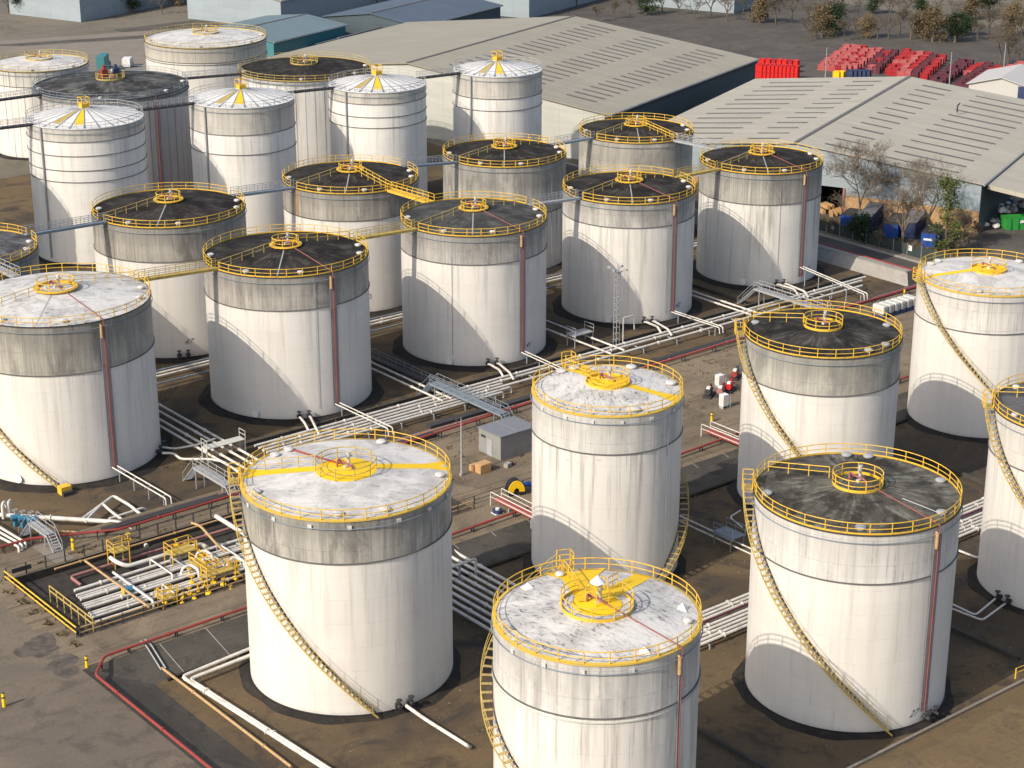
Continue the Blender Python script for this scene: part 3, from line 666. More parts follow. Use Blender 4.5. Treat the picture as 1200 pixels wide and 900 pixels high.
for px_, py_ in ((-.65, -.65), (.65, -.65), (.65, .65), (-.65, .65)): b.tube([(px_, py_, z), (px_, py_, z+1.6)], .04, 6)
for zz in (.9, 1.6): b.tube([(-.65, -.65, z+zz), (.65, -.65, z+zz), (.65, .65, z+zz), (-.65, .65, z+zz), (-.65, -.65, z+zz)], .035, 6)
b.build('gauge_cage', M['yellow'], T['o'], 40)
b = MB().lathe([(.62, z+1.75), (.02, z+2.35)], 10); b.build('vent_cowl', M['white'], T['o'], 20)
riser('F', ang('F', 790, 757), d0=.6, wide=.3)
foam_boxes('F', [ang('F', p, q, 19) for p, q in ((607, 765), (645, 777), (685, 782), (733, 780))])
hatches('F', [ang('F', p, q) for p, q in ((651, 672), (806, 732))], rad=.4)
centre_ring('C', 2.3, 'yellow', None, 10)
radial_strip('C', ang('C', 672, 432), .2, 7.8, 2.0, 'yellow_paint', w1=3.4); radial_strip('C', ang('C', 790, 468), .2, 7.7, 1.0, 'yellow_paint', w1=2.2, dz=.045)
MB().lathe([(2.2, zr('C', 2.2)+.05), (.02, zr('C', 0)+.06)], 30).build('painted_roof_disc', M['yellow_paint'], TANK['C']['o'], 30)
radial_rail('C', ang('C', 672, 432), 2.3, 7.8, 'yellow', .8)
hatches('C', [ang('C', p, q) for p, q in ((652, 436), (667, 431), (741, 432), (785, 452), (740, 480))], rad=.6)
foam_boxes('C', [ang('C', p, q, 19) for p, q in ((643, 481), (668, 490), (696, 494), (726, 494), (756, 490), (780, 482))])
riser('C', ang('C', 770, 484, 19), roof=False, orange=False, main=False)
centre_ring('Z', 2.3, 'yellow', None, 9); radial_rail('Z', ang('Z', 896, 553), 2.8, 8.9, 'yellow'); riser('Z', ang('Z', 1106, 619), d0=1.6)
hatches('Z', [ang('Z', p, q) for p, q in ((905, 581), (1008, 617), (1095, 602), (1107, 566), (1020, 530), (990, 530))], 'galv', .5)
radial_strip('Z', ang('Z', 1098, 612)+.18, 4.5, 8.9, .12, 'white', 'white_roof_line')
centre_ring('R', 2.2, 'yellow', None, 9); radial_rail('R', ang('R', 882, 377), 2.4, 8.5, 'yellow')
hatches('R', [ang('R', p, q) for p, q in ((1040, 384), (1030, 405), (1012, 411), (879, 380))], 'galv', .5)
centre_ring('RW', 2.2, 'yellow', 'yellow_paint', 9, gap=[(ang('RW', 1080, 325), .6)]); hatches('RW', [ang('RW', p, q) for p, q in ((1083, 325), (1092, 312), (1102, 309), (1148, 342), (1184, 313), (1197, 340))], rad=.5)
radial_strip('RW', ang('RW', 1078, 325), 1.8, 8.6, 1.0, 'yellow_paint', w1=2.4)
centre_ring('RR', 2.2, 'yellow', None, 9); hatches('RR', [ang('RR', p, q) for p, q in ((1188, 456), (1184, 490))], rad=.4)
radial_rail('RR', ang('RR', 1165, 465), 2.4, 8.2, 'yellow')
# the black roofed rows
RIS = {'T1': (115, 373), 'T4': (388, 319), 'T5': (606, 270), 'T6': (792, 236), 'T7': (943, 201)}
for k_ in ('T1', 'T2', 'T3', 'T4', 'T5', 'T6', 'T7', 'T8', 'T9', 'T10'):
    T = TANK[k_]; r = T['r']
    centre_ring(k_, 1.75 if k_ != 'T1' else 2.3, 'yellow', None, 8)
    MB().ring(1.9 if k_ != 'T1' else 2.45, zr(k_, 1.9)+.2, .5, .12, 32).build('centre_platform', M['yellow'], T['o'], 40)
    radial_rail(k_, AW, 2.0, r-.5, 'yellow_old', .5)
    if k_ in ('T1', 'T4', 'T5', 'T9', 'T6'): radial_rail(k_, AE, 2.0, r-.5, 'yellow', .5)
    radial_strip(k_, -2.25, 2.2, r-.3, .16, 'galv', 'roof_ladder')
    hatches(k_, [2.6, 3.6, -.35, -.75, -1.95], 'hatch', .45)
    cones_a = [-1.2, .15]
    if k_ in RIS: riser(k_, ang(k_, *RIS[k_]))
    if k_ not in ('T8', 'T1'): nozzle(k_, -2.0)
nozzle('T1', ang('T1', 186.5, 526, .8), 2, 1.6)
for k_, p, q in (('T4', 295, 488.5), ('T5', 523, 427), ('T1', 17, 565), ('T6', 711, 377), ('T7', 870, 332)): manhole(k_, ang(k_, p, q, .9))
radial_rail('T8', -pi/2+.0, 2.0, TANK['T8']['r'], 'yellow', .45); radial_rail('T8', -pi/2, 2.0, TANK['T8']['r'], 'yellow', -.45)
radial_rail('T10', -pi/2, 2.0, TANK['T10']['r'], 'yellow', .45); radial_rail('T10', -pi/2, 2.0, TANK['T10']['r'], 'yellow', -.45)
for k_ in ('B', 'Z', 'RR'): nozzle(k_, {'B': ang('B', 482, 832, .8), 'Z': ang('Z', 1090, 838, .8), 'RR': ang('RR', 1166, 706, .8)}[k_], 2)
number('T3', '47', ang('T3', 222, 406, 2.6), 2.2, 1.15, .7); number('T8', '40', ang('T8', 438, 357, 2.6), 2.4, 1.1)
number('T5', '41', ang('T5', 624, 406, 2.2), 1.9, 1.15, .5); number('T6', '42', ang('T6', 798, 359, 2.2), 1.9, 1.05, .5); number('T7', '43', ang('T7', 951, 316, 2.2), 1.9, 1.05, .5)
number('Z', '27', ang('Z', 1072, 836, 1.6), 1.15, .95, .6)
def patch(key, name, a, z0, z1, w, mat, off=.013):
    T = TANK[key]; r = T['r']+off; N = 4
    vs = [(r*cos(a+(i/N-.5)*w/r), r*sin(a+(i/N-.5)*w/r), z) for z in (z0, z1) for i in range(N+1)]
    MB().add(vs, [(i, i+1, N+2+i, N+1+i) for i in range(N)]).build(name, M[mat], T['o'], 60)
patch('T8', 'rust_streak', ang('T8', 362, 232, 17), 14.75, 18.6, .75, 'stain')
rp = random.Random(12)
for i in range(7): patch('C', 'fresh_paint_patch', -2.45+rp.uniform(-.5, .3), (z := rp.uniform(13.4, 16.2)), z+rp.uniform(.12, .3), rp.uniform(.2, .7), 'hatch')
# cone roofs: dark ribs, a yellow plate and a yellow cage at the apex
for k_ in ('K0', 'K1', 'K2', 'K3', 'K4'):
    T = TANK[k_]
    for i in range(24 if k_ != 'K0' else 0): radial_strip(k_, 2*pi*i/24+.05, 1.0, T['r']-.3, .16, 'galv_blue', 'roof_rib', w1=.4, dz=.07)
    for a, w in ((-2.17, .9), (-2.72, .5)):
        vs = [(d*cos(a+s*.11), d*sin(a+s*.11), zr(k_, d)+.05) for d in (1.2, T['r']*.8) for s in (-1, 1)]
        MB().add(vs, [(0, 2, 3, 1)]).build('yellow_roof_plate', M['yellow_paint' if w > .6 else 'yellow_old'], T['o'], None)
    z = zr(k_, .9); b = MB()
    for q in range(4): a = pi/4+q*pi/2; b.tube([(1.0*cos(a), 1.0*sin(a), z), (1.0*cos(a), 1.0*sin(a), z+1.7)], .06, 6)
    for zz in (.3, .9, 1.7): b.tube([(1.0*cos(pi/4+q*pi/2), 1.0*sin(pi/4+q*pi/2), z+zz) for q in range(5)], .06, 6)
    b.box((0, 0, z+.35), (1.2, 1.2, .7)); b.build('apex_cage', M['yellow'], T['o'], 30)
    MB().tube([((T['r']+.25)*cos(a), (T['r']+.25)*sin(a), zz) for a, zz in ((-2.85, 1), (-2.85, T['h']))], .16, 8).build('standpipe', M['galv'], T['o'])
for k_ in ('D1', 'D2', 'K5', 'K6'):
    centre_ring(k_, 2.6, 'yellow_old', None, 12); hatches(k_, [-.5, -1.2, -2.2, 2.8], 'hatch', .45)
    T = TANK[k_]; z = zr(k_, 1)
    if k_ == 'D1':
        MB().box((-1.0, .5, z+.8), (1.2, .9, 1.5)).tube([(-1, .5, z+1.3), (-1, .5, z+2.3)], .3, 8).build('red_fitting', M['red'], T['o'], 30)
        MB().box((1.6, .8, z+.8), (1.2, .9, 1.2)).tube([(1.6, .8, z+1.3), (1.6, .8, z+2.1)], .3, 8).build('blue_fitting', M['blue_dark'], T['o'], 30)
        riser('D1', ang('D1', 183, 113), roof=False, orange=False, wide=1.1)

# ------------------------------------------------------------------ walkway bridges between the roofs
def bridge(a, b, label, mat='galv', w=.95):
    A, B_ = Vector(a), Vector(b); L = (B_-A).length; d = (B_-A)/L; yaw = atan2(d.y, d.x); sl_ = atan2(d.z, hypot(d.x, d.y))
    t = thing('walkway_bridge', label, 'footbridge', a); t.rotation_euler = (0, -sl_, yaw)
    MB().box((L/2, 0, 0), (L, w, .07)).build('deck', M[mat], t, None)
    for s in (-1, 1):
        MB().box((L/2, s*w/2, -.08), (L, .08, .34)).build('girder', M[mat], t, None)
        b_ = MB()
        for zz, q in ((1.1, .042), (.6, .036)): b_.tube([(0, s*w/2, zz), (L, s*w/2, zz)], q, 6)
        m = max(3, int(L/1.3))
        for i in range(m+1): b_.tube([(L*i/m, s*w/2, 0), (L*i/m, s*w/2, 1.1)], .04, 5)
        b_.build('handrail', M['yellow' if mat == 'yellow' else ('yellow_old' if mat == 'yellow_old' else 'galv')], t, 40)
def rim(k_, a, dz=.15): T = TANK[k_]; return (T['x']+(T['r']-.3)*cos(a), T['y']+(T['r']-.3)*sin(a), T['h']+dz)
BR = [('T1', 'T4', 'yellow_old', 'olive yellow bridge from the whitish roofed tank to the first black roof'), ('T4', 'T5', 'yellow_old', 'olive yellow bridge joining the black roof to the slate grey roof'),
      ('T5', 'T6', 'galv', 'grey bridge from the slate grey roof to the tank behind the mast'), ('T6', 'T7', 'yellow_old', 'faded yellow bridge to the streaked end tank'),
      ('T2', 'T3', 'galv_blue', 'blue grey bridge from the left edge to the tank numbered 47'), ('T3', 'T8', 'galv_blue', 'blue grey bridge between the tanks numbered 47 and 40'),
      ('T8', 'T9', 'galv_blue', 'blue grey bridge leaving the rust streaked tank numbered 40'), ('T9', 'T10', 'galv_blue', 'blue grey bridge to the tank by the warehouse wall'),
      ('K1', 'K2', 'dark_steel', 'dark truss gangway between the first two cone roofs'), ('K2', 'K3', 'dark_steel', 'dark truss gangway into the cone roof with three close hoops'),
      ('K3', 'K4', 'dark_steel', 'dark truss gangway into the cone roof by the pale gable'), ('D1', 'D2', 'dark_steel', 'dark truss gangway between the sooty roof and the striped tank')]
for a, b, m_, lab in BR:
    ya, yb = TANK[a], TANK[b]; an = atan2(yb['y']-ya['y'], yb['x']-ya['x']); bridge(rim(a, an), rim(b, an+pi), lab, m_)
bridge(rim('T8', -pi/2), rim('T5', pi/2), 'bright yellow sloping bridge from the tank numbered 40 down to the slate roof', 'yellow', 1.1)
bridge(rim('T10', -pi/2), rim('T7', pi/2), 'grey bridge from the tank by the warehouse to the streaked end tank', 'galv')
bridge(rim('T2', -pi/2), rim('T1', pi/2), 'pale grey ramp at the left edge down to the whitish roof', 'galv')
bridge(rim('K1', pi), rim('K0', 0), 'dark truss gangway running left from the hooped cone roof', 'dark_steel')
bridge(rim('D1', pi), (rim('D1', pi)[0]-24, rim('D1', pi)[1], TANK['D1']['h']+.2), 'dark truss gangway running left from the huge sooty roof', 'dark_steel')

# ------------------------------------------------------------------ pipes
def pipe(label, pts, r, mat, group=None, fil=.6, name='pipeline', cat='pipe', n=10):
    r *= .86; mb = MB().tube(pts, r, n, fil)
    for a, b in zip(pts[:-1], pts[1:]):
        A_, B_ = Vector(a), Vector(b); L = (B_-A_).length
        if L > 9 and r > .1:
            d = (B_-A_)/L; q = 3+(hash(round(a[0]*7+a[1]*3)) % 5)
            while q < L-2: mb.tube([A_+d*(q-.07), A_+d*(q+.07)], r*1.55, n); q += 8.5+(hash(round(q*5+a[1])) % 4)
    return tag(mb.build(name, M[mat], None, 50), label, cat, group)
def supports(pts, label, group, zb=0.0, w=.5, mat='galv', step=6.0, name='pipe_support'):
    """short stands under a pipe run, every few metres"""
    me = None; proto = None
    for (a, b) in zip(pts[:-1], pts[1:]):
        L = hypot(b[0]-a[0], b[1]-a[1]); m = int(L/step)
        for i in range(m+1):
            t = (i+.5)/(m+1); x, y, z = (a[k]+(b[k]-a[k])*t for k in range(3))
            hgt = z-zb; key = 'pipe_support|%s%.1f%.1f' % (mat, hgt, w)
            me = shared(key, lambda: MB().box((0, -w/2+.06, hgt/2), (.12, .12, hgt)).box((0, w/2-.06, hgt/2), (.12, .12, hgt)).box((0, 0, hgt-.06), (.15, w, .12)), mat)
            o = bpy.data.objects.new(name, me); COL.objects.link(o); o.location = (x, y, zb); o.rotation_euler = (0, 0, atan2(b[1]-a[1], b[0]-a[0])); tag(o, label, 'pipe stand', group)

red1 = [(20, 181.3, 2.0), (77.4, 179.0, 2.0), (86, 175.1, 2.0), (100, 175.3, 2.0), (128, 175.9, 2.0), (147, 176.9, 2.0), (184, 177.8, 2.0), (226.5, 178.2, 2.0), (233, 184, 1.6), (233, 215, 1.6)]
pipe('long red water main on low stands along the far edge of the service road', red1, .17, 'red')
supports(red1[:-2], 'low steel stand under the far red water main', 'stands under the far red main', RZ, .7, 'dark_steel', 7)
red2 = [(68.8, 60, 1.75), (68.8, 147.4, 1.75), (71.2, 150.2, 1.75), (87, 150.4, 1.75), (114, 151.3, 1.75), (151, 152.3, 1.75), (161, 152.6, 1.75), (228, 153, 1.75)]
pipe('long red water main turning the corner of the near embankment', red2, .16, 'red')
supports(red2[1:], 'low steel stand under the near red water main', 'stands under the near red main', RZ, .5, 'dark_steel', 7)
pipe('maroon pipe lying beside the far red main', [(100, 177.3, 1.6), (128, 177.7, 1.6), (228, 179.6, 1.6)], .14, 'pink')
tag(MB().box((108, 177.0, RZ+.22), (46, 1.1, .42)).box((180, 179.6, RZ+.2), (96, 1.0, .4)).build('cable_trough', M['dark_steel'], None, None), 'dark cable trough running behind the far red main', 'cable trough')
NS = [106.2, 107.3, 108.7, 109.9]
for x in NS:
    pipe('one of four parallel white pipes in the passage right of the whitish roofed tank', [(x, 232, .95), (x, 183, .95), (x, 181, .2)], .19, 'white_pipe', 'four pipes beside the whitish roofed tank')
EW = [184.4, 185.2, 186.1, 187.0, 187.9, 188.9]
for i, y in enumerate(EW):
    x1 = (148, 150, 222, 150, 224, 226)[i]
    if x1 < 160: pipe('one of the short white pipes of the rack ending below the slate roofed tank', [(112, y, .95), (x1, y, .95), (x1, y, .1)], .2, 'white_pipe', 'short rack pipes before the black roofed tanks')
    else: pipe('one of the long white rack pipes reaching on past the mast', [(112, y, .95), (x1, y, .95)], .2, 'white_pipe', 'long rack pipes before the black roofed tanks')
supports([(113, 186.6, .75), (149, 186.6, .75)], 'wide low frame under the white pipe rack', 'frames under the pipe rack', 0, 5.4, 'galv', 6)
supports([(152, 187.5, .75), (224, 187.5, .75)], 'narrow low frame under the long rack pipes', 'frames under the long rack pipes', 0, 3.6, 'galv', 7)
for xs, lab, gp in (((139.6, 141.0), 'one of two white pipes between the pink riser tank and the slate roofed tank', 'pipes left of the slate roofed tank'),
                    ((169.4, 171.9), 'one of two white pipes between the slate roofed tank and the mast tank', 'pipes right of the slate roofed tank'), ((197.6, 199.0), 'one of two white pipes before the streaked end tank', 'pipes before the streaked end tank')):
    for x in xs: pipe(lab, [(x, 232, 1.0), (x, 187.2, 1.0), (x, 186.6, 1.0)], .17, 'white_pipe', gp)
for i, y in enumerate((219.0, 220.1)): pipe('one of two white pipes crossing behind the front row of black roofed tanks', [(97, y, .9), (232, y, .9)], .2, 'white_pipe', 'pipes behind the front row')
for i, y in enumerate((217.0, 221.6)): pipe('one of two dark pipes crossing behind the front row of black roofed tanks', [(103, y, .7), (232, y, .7)], .15, 'galv_blue', 'dark pipes behind the front row')
for i, y in enumerate((250.5, 251.6, 254)): pipe('one of three white pipes at the feet of the cone roofed tanks', [(60, y, .9), (232, y, .9)], .2, 'white_pipe', 'pipes by the cone roofed tanks')
# outlets of the black roofed tanks
ONM = {'T1': 'the whitish roofed tank', 'T4': 'the pink riser tank', 'T5': 'the slate roofed tank', 'T6': 'the tank behind the mast', 'T7': 'the streaked end tank'}
for k_ in ('T4', 'T5', 'T6', 'T7'):
    T = TANK[k_]
    for s in (-1, 1):
        a = -2.0+s*.6/T['r']; p = ((T['r']+.9)*cos(a)+T['x'], (T['r']+.9)*sin(a)+T['y'])
        e = (p[0]-2.2-s*.4, 189.0-(s+1)*.9)
        pipe('white outlet pipe, %s of the pair leaving %s' % ('first' if s < 0 else 'second', ONM[k_]), [(p[0], p[1], .8), (p[0]-.2, p[1]-.5, 1.0), (e[0], e[1]+.8, 1.7), (e[0], e[1], .95)], .19, 'white_pipe', None, .5)
def twin(label, x, y0, y1, z, dx=0.0, zb=0.0):
    t = thing('twin_feed_pipe', label, 'pipe', (x, y0, 0))
    for s in (-.35, .35):
        MB().tube([(s, 0, z), (s+dx, y1-y0, z), (s+dx, y1-y0-.1, z-.9)], .085, 8, .3).build('pipe_run', M['white_pipe'], t, 50)
    m = max(2, int(abs(y1-y0)/3.4))
    for i in range(m+1):
        f = (i+.3)/(m+.6); MB().box((dx*f, (y1-y0)*f, (z-.1)/2), (.12, .12, z-.1)).box((dx*f, (y1-y0)*f, z-.12), (1.0, .1, .08)).build('leg', M['galv'], t, None)
for k_, z, x, y1 in (('T1', 1.7, 94.9, 180.0), ('T4', 1.7, 127.5, 181.6), ('T5', 1.6, 158.6, 183.2), ('T6', 1.6, 188.6, 184.0), ('T7', 3.0, 214.0, 178.6)):
    T = TANK[k_]; a = ang(k_, *RIS[k_]); px_, py_ = T['x']+(T['r']+.3)*cos(a), T['y']+(T['r']+.3)*sin(a)
    twin('twin thin white feed pipes from the foot of %s riser' % ONM[k_].replace('the ', 'the '), px_, py_, y1, z, x-px_)
# L shaped pack between the two front white tanks, running on to the right edge
for i in range(9):
    x = 104.6+1.04*i; y = 117.0+.6*i
    pipe('one of nine white pipes packed side by side between the near white tanks', [(x, 150.2, 1.0), (x, 148.6, .75), (x, y, .75), (240, y, .75)], .2, 'white_pipe', 'nine pipes between the near white tanks', .8)
pipe('dark maroon pipe within the white pack at the right of the bottom tank', [(112, 119.75, 1.1), (240, 119.75, 1.1)], .15, 'purple_crate')
supports([(116, 119.4, .55), (238, 119.4, .55)], 'low frame under the nine packed white pipes', 'frames under the nine pipes', 0, 5.6, 'galv', 8)
t = thing('pipe_portal', 'pale goalpost frame standing over the nine packed pipes', 'pipe frame', (107.2, 144, 0))
MB().tube([(0, 0, 0), (0, 0, 2.2), (4.6, 0, 2.2), (4.6, 0, 0)], .16, 8, .3).build('frame', M['white_pipe'], t, 50); MB().tube([(2.4, 0, 0), (2.4, 0, 2.2)], .14, 8).box((2.4, 0, .2), (.7, .7, .4)).build('post', M['galv'], t, 50)
def A3(px, py, z): return at(px, py, z)
p1 = [A3(330, 745, .8), A3(291, 761, .8), A3(213, 793, .8), A3(283, 838, .8)]; d = (p1[3][0]-p1[2][0], p1[3][1]-p1[2][1]); p1.append((p1[2][0]+d[0]*3, p1[2][1]+d[1]*3, .8))
pipe('outer white pipe bending round the corner at the foot of the near embankment', p1, .22, 'white_pipe')
p2 = [A3(330, 752, .8), A3(291, 769, .8), A3(222, 796, .8), A3(272, 838, .8)]; p2[3] = (p2[2][0]+d[0]*3, p2[2][1]+d[1]*3, .8)
pipe('inner white pipe bending round the corner at the foot of the near embankment', p2, .22, 'white_pipe')
e = A3(190, 783, .5); f = A3(262, 838, .5)
pipe('orange pipe running forward from the foot of the near embankment', [e, f, (2*f[0]-e[0], 2*f[1]-e[1], .5)], .16, 'orange')
for o_, w_ in ((0, 'left'), (.5, 'right')): q = A3(171, 758, RZ+.1); s_ = A3(189, 785, .5); pipe('grey pipe down the embankment slope, %s of two' % w_, [(q[0]+o_, q[1]+1, RZ+.3), (q[0]+o_, q[1], RZ+.3), (s_[0]+o_, s_[1], .5)], .09, 'galv')
for o_, w_ in ((0, 'near'), (1.0, 'far')): pipe('thin white pipe before the black roofed stair tank, the %s one of two' % w_, [(137.9+o_, 141, .6), (137.9+o_, 124, .6), (141+o_, 122.6, .6)], .11, 'white_pipe')
pipe('short white pipe with a bend at the foot of the black roofed stair tank', [A3(868, 598, .6), A3(855, 606, .6), A3(870, 618, .6)], .11, 'white_pipe')
T = TANK['RR']; a = ang('RR', 1166, 706, .8)
for s, w_ in ((-1, 'left'), (1, 'right')):
    aa = a+s*.6/T['r']; p = (T['x']+(T['r']+.9)*cos(aa), T['y']+(T['r']+.9)*sin(aa), .7)
    q = A3(1147+s*4, 724+s*3, .7); u = A3(1110, 708+s*3, .7)
    pipe('white outlet pipe of the half seen right edge tank, %s one of two' % w_, [p, q, u, (u[0]+(u[0]-q[0])*3, u[1]+(u[1]-q[1])*3, .7)], .12, 'white_pipe')
pipe('white pipe catching the sun between the numbered 27 tank and the right edge tank', [A3(1100, 638, .7), A3(1123, 645, .7), A3(1146, 654, .7), A3(1160, 648, .7)], .15, 'white_pipe')
T = TANK['B']; a = ang('B', 482, 832, .8); pipe('white pipe leaving the foot of the nearest big tank', [((T['r']+.8)*cos(a)+T['x'], (T['r']+.8)*sin(a)+T['y'], .8), A3(497, 842, .7), A3(548, 874, .7), A3(552, 876.5, -.2)], .2, 'white_pipe')
pipe('upper white outlet pipe kinking out from the whitish roofed tank to the four pipes', [A3(190, 524, .8), A3(205, 526, .8), A3(232, 521, 1.2), A3(252, 514, 1.3)], .15, 'white_pipe')
pipe('lower white outlet pipe kinking out from the whitish roofed tank to the four pipes', [A3(190, 531, .8), A3(203, 531, .8), A3(212, 538, .8), A3(246, 538, .9), A3(262, 541, .9), A3(285, 557, .9)], .18, 'white_pipe')
# manifold before the whitish roofed tank
pipe('thick white header pipe with blue valves before the whitish roofed tank', [A3(-60, 600, 1.1), A3(10, 604, 1.1), A3(125, 611, 1.1), A3(140, 612, 1.1), A3(160, 626, .9), A3(172, 640, .4)], .3, 'white_pipe')
pipe('white loop pipe rising from the header, the taller arch', [A3(95, 609, 1.1), A3(133, 581, 1.1), A3(152, 592, 1.1), A3(176, 612, .9)], .21, 'white_pipe')
pipe('white loop pipe rising from the header, the lower arch', [A3(100, 611, 1.1), A3(120, 590, 1.1), A3(131, 600, 1.1), A3(150, 614, .9)], .19, 'white_pipe')
pipe('white pipe end bending away from the thick header near the grey bank', [A3(128, 608, 1.0), A3(168, 595, 1.0), A3(173, 600, .3)], .17, 'white_pipe')
pipe('thin orange pipe on stands below the thick white header', [A3(36, 621, 1.0), A3(128, 625, 1.0)], .13, 'orange')
for k2, (q, w_) in enumerate(((A3(4, 606, 1), 'left'), (A3(11, 604, 1), 'right'))):
    pipe('white vent bend standing on the header by the left edge, %s one of two' % w_, [(q[0], q[1], .8), (q[0], q[1], 2.6), (q[0]+.5, q[1]+.4, 2.7), (q[0]+.7, q[1]+.5, 1.9)], .2, 'white_pipe', None, .4)
for k2 in range(3):
    q0 = A3(-30, 600+k2*7, 1.8); q1 = A3(30-k2*4, 636+k2*2.5, 1.8)
    pipe('white pipe of three dropping to the road by the left edge, %s' % ('uppermost', 'middle one', 'lowest')[k2], [q0, q1, (q1[0], q1[1], RZ)], .17, 'white_pipe', None, .5)
for k2, (px, py) in enumerate(((18, 606), (27, 607.5), (37, 608.5))):
    q = A3(px, py, 1.1); t = thing('header_valve', 'blue valve on the thick white header, %s of three' % ('leftmost', 'middle', 'rightmost')[k2], 'valve', (q[0], q[1], 0))
    MB().tube([(-.5, .1, 1.1), (.5, -.1, 1.1)], .36, 12).build('valve_body', M['valve_blue'], t, 50); MB().box((0, 0, .35), (.5, .5, .7)).build('plinth', M['valve_blue'], t, None)
    MB().tube([(0, 0, 1.5), (0, 0, 2.0)], .08, 6).ring(.3, 2.0, .06, .06, 16).build('handwheel', M['galv'], t, 40)
t = thing('step_block', 'yellow step block at the foot of the whitish roofed tank stair', 'steps', A3(76, 578, 0))
MB().box((0, 0, .5), (1.3, 1.1, 1.0)).build('block', M['yellow'], t, None); MB().box((0, -.8, .25), (1.3, .5, .5)).build('step', M['dark_steel'], t, None)

# ------------------------------------------------------------------ crossover stairs and gangways over the pipes
def crossover(label, x, y0, y1, zd, zb0, zb1, mat='galv', w=1.1, stair0=True, stair1=True, dx=0.0):
    """a level deck on legs from y0 down to y1 with a flight at each end"""
    t = thing('crossover_stair', label, 'crossover stair', (x, y0, 0)); L = y1-y0; sg = 1 if L > 0 else -1
    MB().box((0, L/2, zd), (w, abs(L), .1)).build('deck', M[mat], t, None)
    for s in (-1, 1):
        MB().box((s*w/2, L/2, zd-.1), (.08, abs(L), .3)).build('girder', M[mat], t, None)
        b = MB()
        for zz in (1.1, .55): b.tube([(s*w/2, 0, zd+zz), (s*w/2, L, zd+zz)], .04, 6)
        for i in range(max(1, int(abs(L)/1.5))+1): b.tube([(s*w/2, L*i/max(1, int(abs(L)/1.5)), zd), (s*w/2, L*i/max(1, int(abs(L)/1.5)), zd+1.1)], .04, 6)
        b.build('handrail', M[mat], t, 40)
        for e, zb in ((.08, zb0), (.92, zb1)): MB().box((s*w/2, L*e, (zd+zb)/2), (.12, .12, zd-zb)).build('leg', M[mat], t, None)
    for on, y, d, zb in ((stair0, 0, -sg, zb0), (stair1, L, sg, zb1)):
        if not on: continue
        n = max(3, int((zd-zb)/.24)); run = n*.26
        for s in (-1, 1):
            MB().tube([(s*w/2, y, zd), (s*w/2, y+d*run, zb)], .07, 6).tube([(s*w/2, y, zd+1.05), (s*w/2, y+d*run, zb+1.05), (s*w/2, y+d*run, zb)], .035, 6).build('stringer', M[mat], t, 40)
        for i in range(n): MB().box((0, y+d*.26*(i+.5), zd-(i+.7)*(zd-zb)/n), (w, .26, .05)).build('step', M[mat], t, None)
crossover('small grey stair and platform over the red main near the left edge', 78.9, 177.2, 181.5, 2.7, RZ, 0)
crossover('long grey gangway over the red main beside the nearest tank top', 101.2, 184.2, 176.9, 2.6, 0, RZ)
crossover('long blue grey gangway over pipe rack and red main behind the grey shed', 140.2, 189.5, 174.5, 2.7, 0, RZ, 'galv_blue', 1.3)
crossover('high grey gangway on legs behind the left side of the black roofed stair tank', 202.6, 190.5, 176.0, 3.3, 0, RZ, 'galv')
crossover('blue grey crossover by the two thin pipes right of the slim flaking tank', 138.4, 134.0, 131.0, 1.6, 0, 0, 'galv_blue', 2.0, False, False)
crossover('small grey crossover over the twin pipes at the mast', 170.5, 195.6, 193.6, 1.9, 0, 0, 'galv', 3.4, False, False)
crossover('pale green crossover over the four pipes beside the nearest tank top', 108.2, 190.6, 189.2, 2.0, 0, 0, 'offwhite', 5.4, False, False)
t = thing('pipe_walkway', 'dark handrailed walkway beside two white pipes left of the slate roofed tank', 'walkway', (142.6, 187, 0))
MB().box((0, 10, .9), (.9, 22, .08)).build('deck', M['dark_steel'], t, None)
b = MB()
for zz in (1.9, 1.45): b.tube([(.45, -1, zz), (.45, 21, zz)], .035, 6)
for i in range(12): b.tube([(.45, -1+2*i, 0), (.45, -1+2*i, 1.9)], .035, 6)
b.build('handrail', M['galv_blue'], t, 40)
for x, lab in ((123.9, 'pink pipe bridge with white rails down the bank by the shed machine'), (157.6, 'pink pipe bridge with white rails down the bank beside the flaking tank')):
    t = thing('pipe_bridge', lab, 'pipe bridge', (x, 155.5, 0))
    for i in range(4): MB().tube([(-.55+.36*i, 0, 2.0), (-.55+.36*i, -8.5, 2.0), (-.55+.36*i, -9, .4)], .11, 8, .3).build('pipe_run', M['pink' if i % 2 else 'red'], t, 50)
    for s in (-.8, .8):
        MB().tube([(s, .2, RZ), (s, .2, 2.9), (s, -8.6, 2.9), (s, -8.6, 0)], .06, 6, .1).tube([(s, .2, 2.3), (s, -8.6, 2.3)], .05, 6).build('side_rail', M['white_pipe'], t, 40)
    for e in (-3, -7): MB().box((0, e, .95), (1.5, .14, 1.9)).build('leg', M['galv'], t, None)

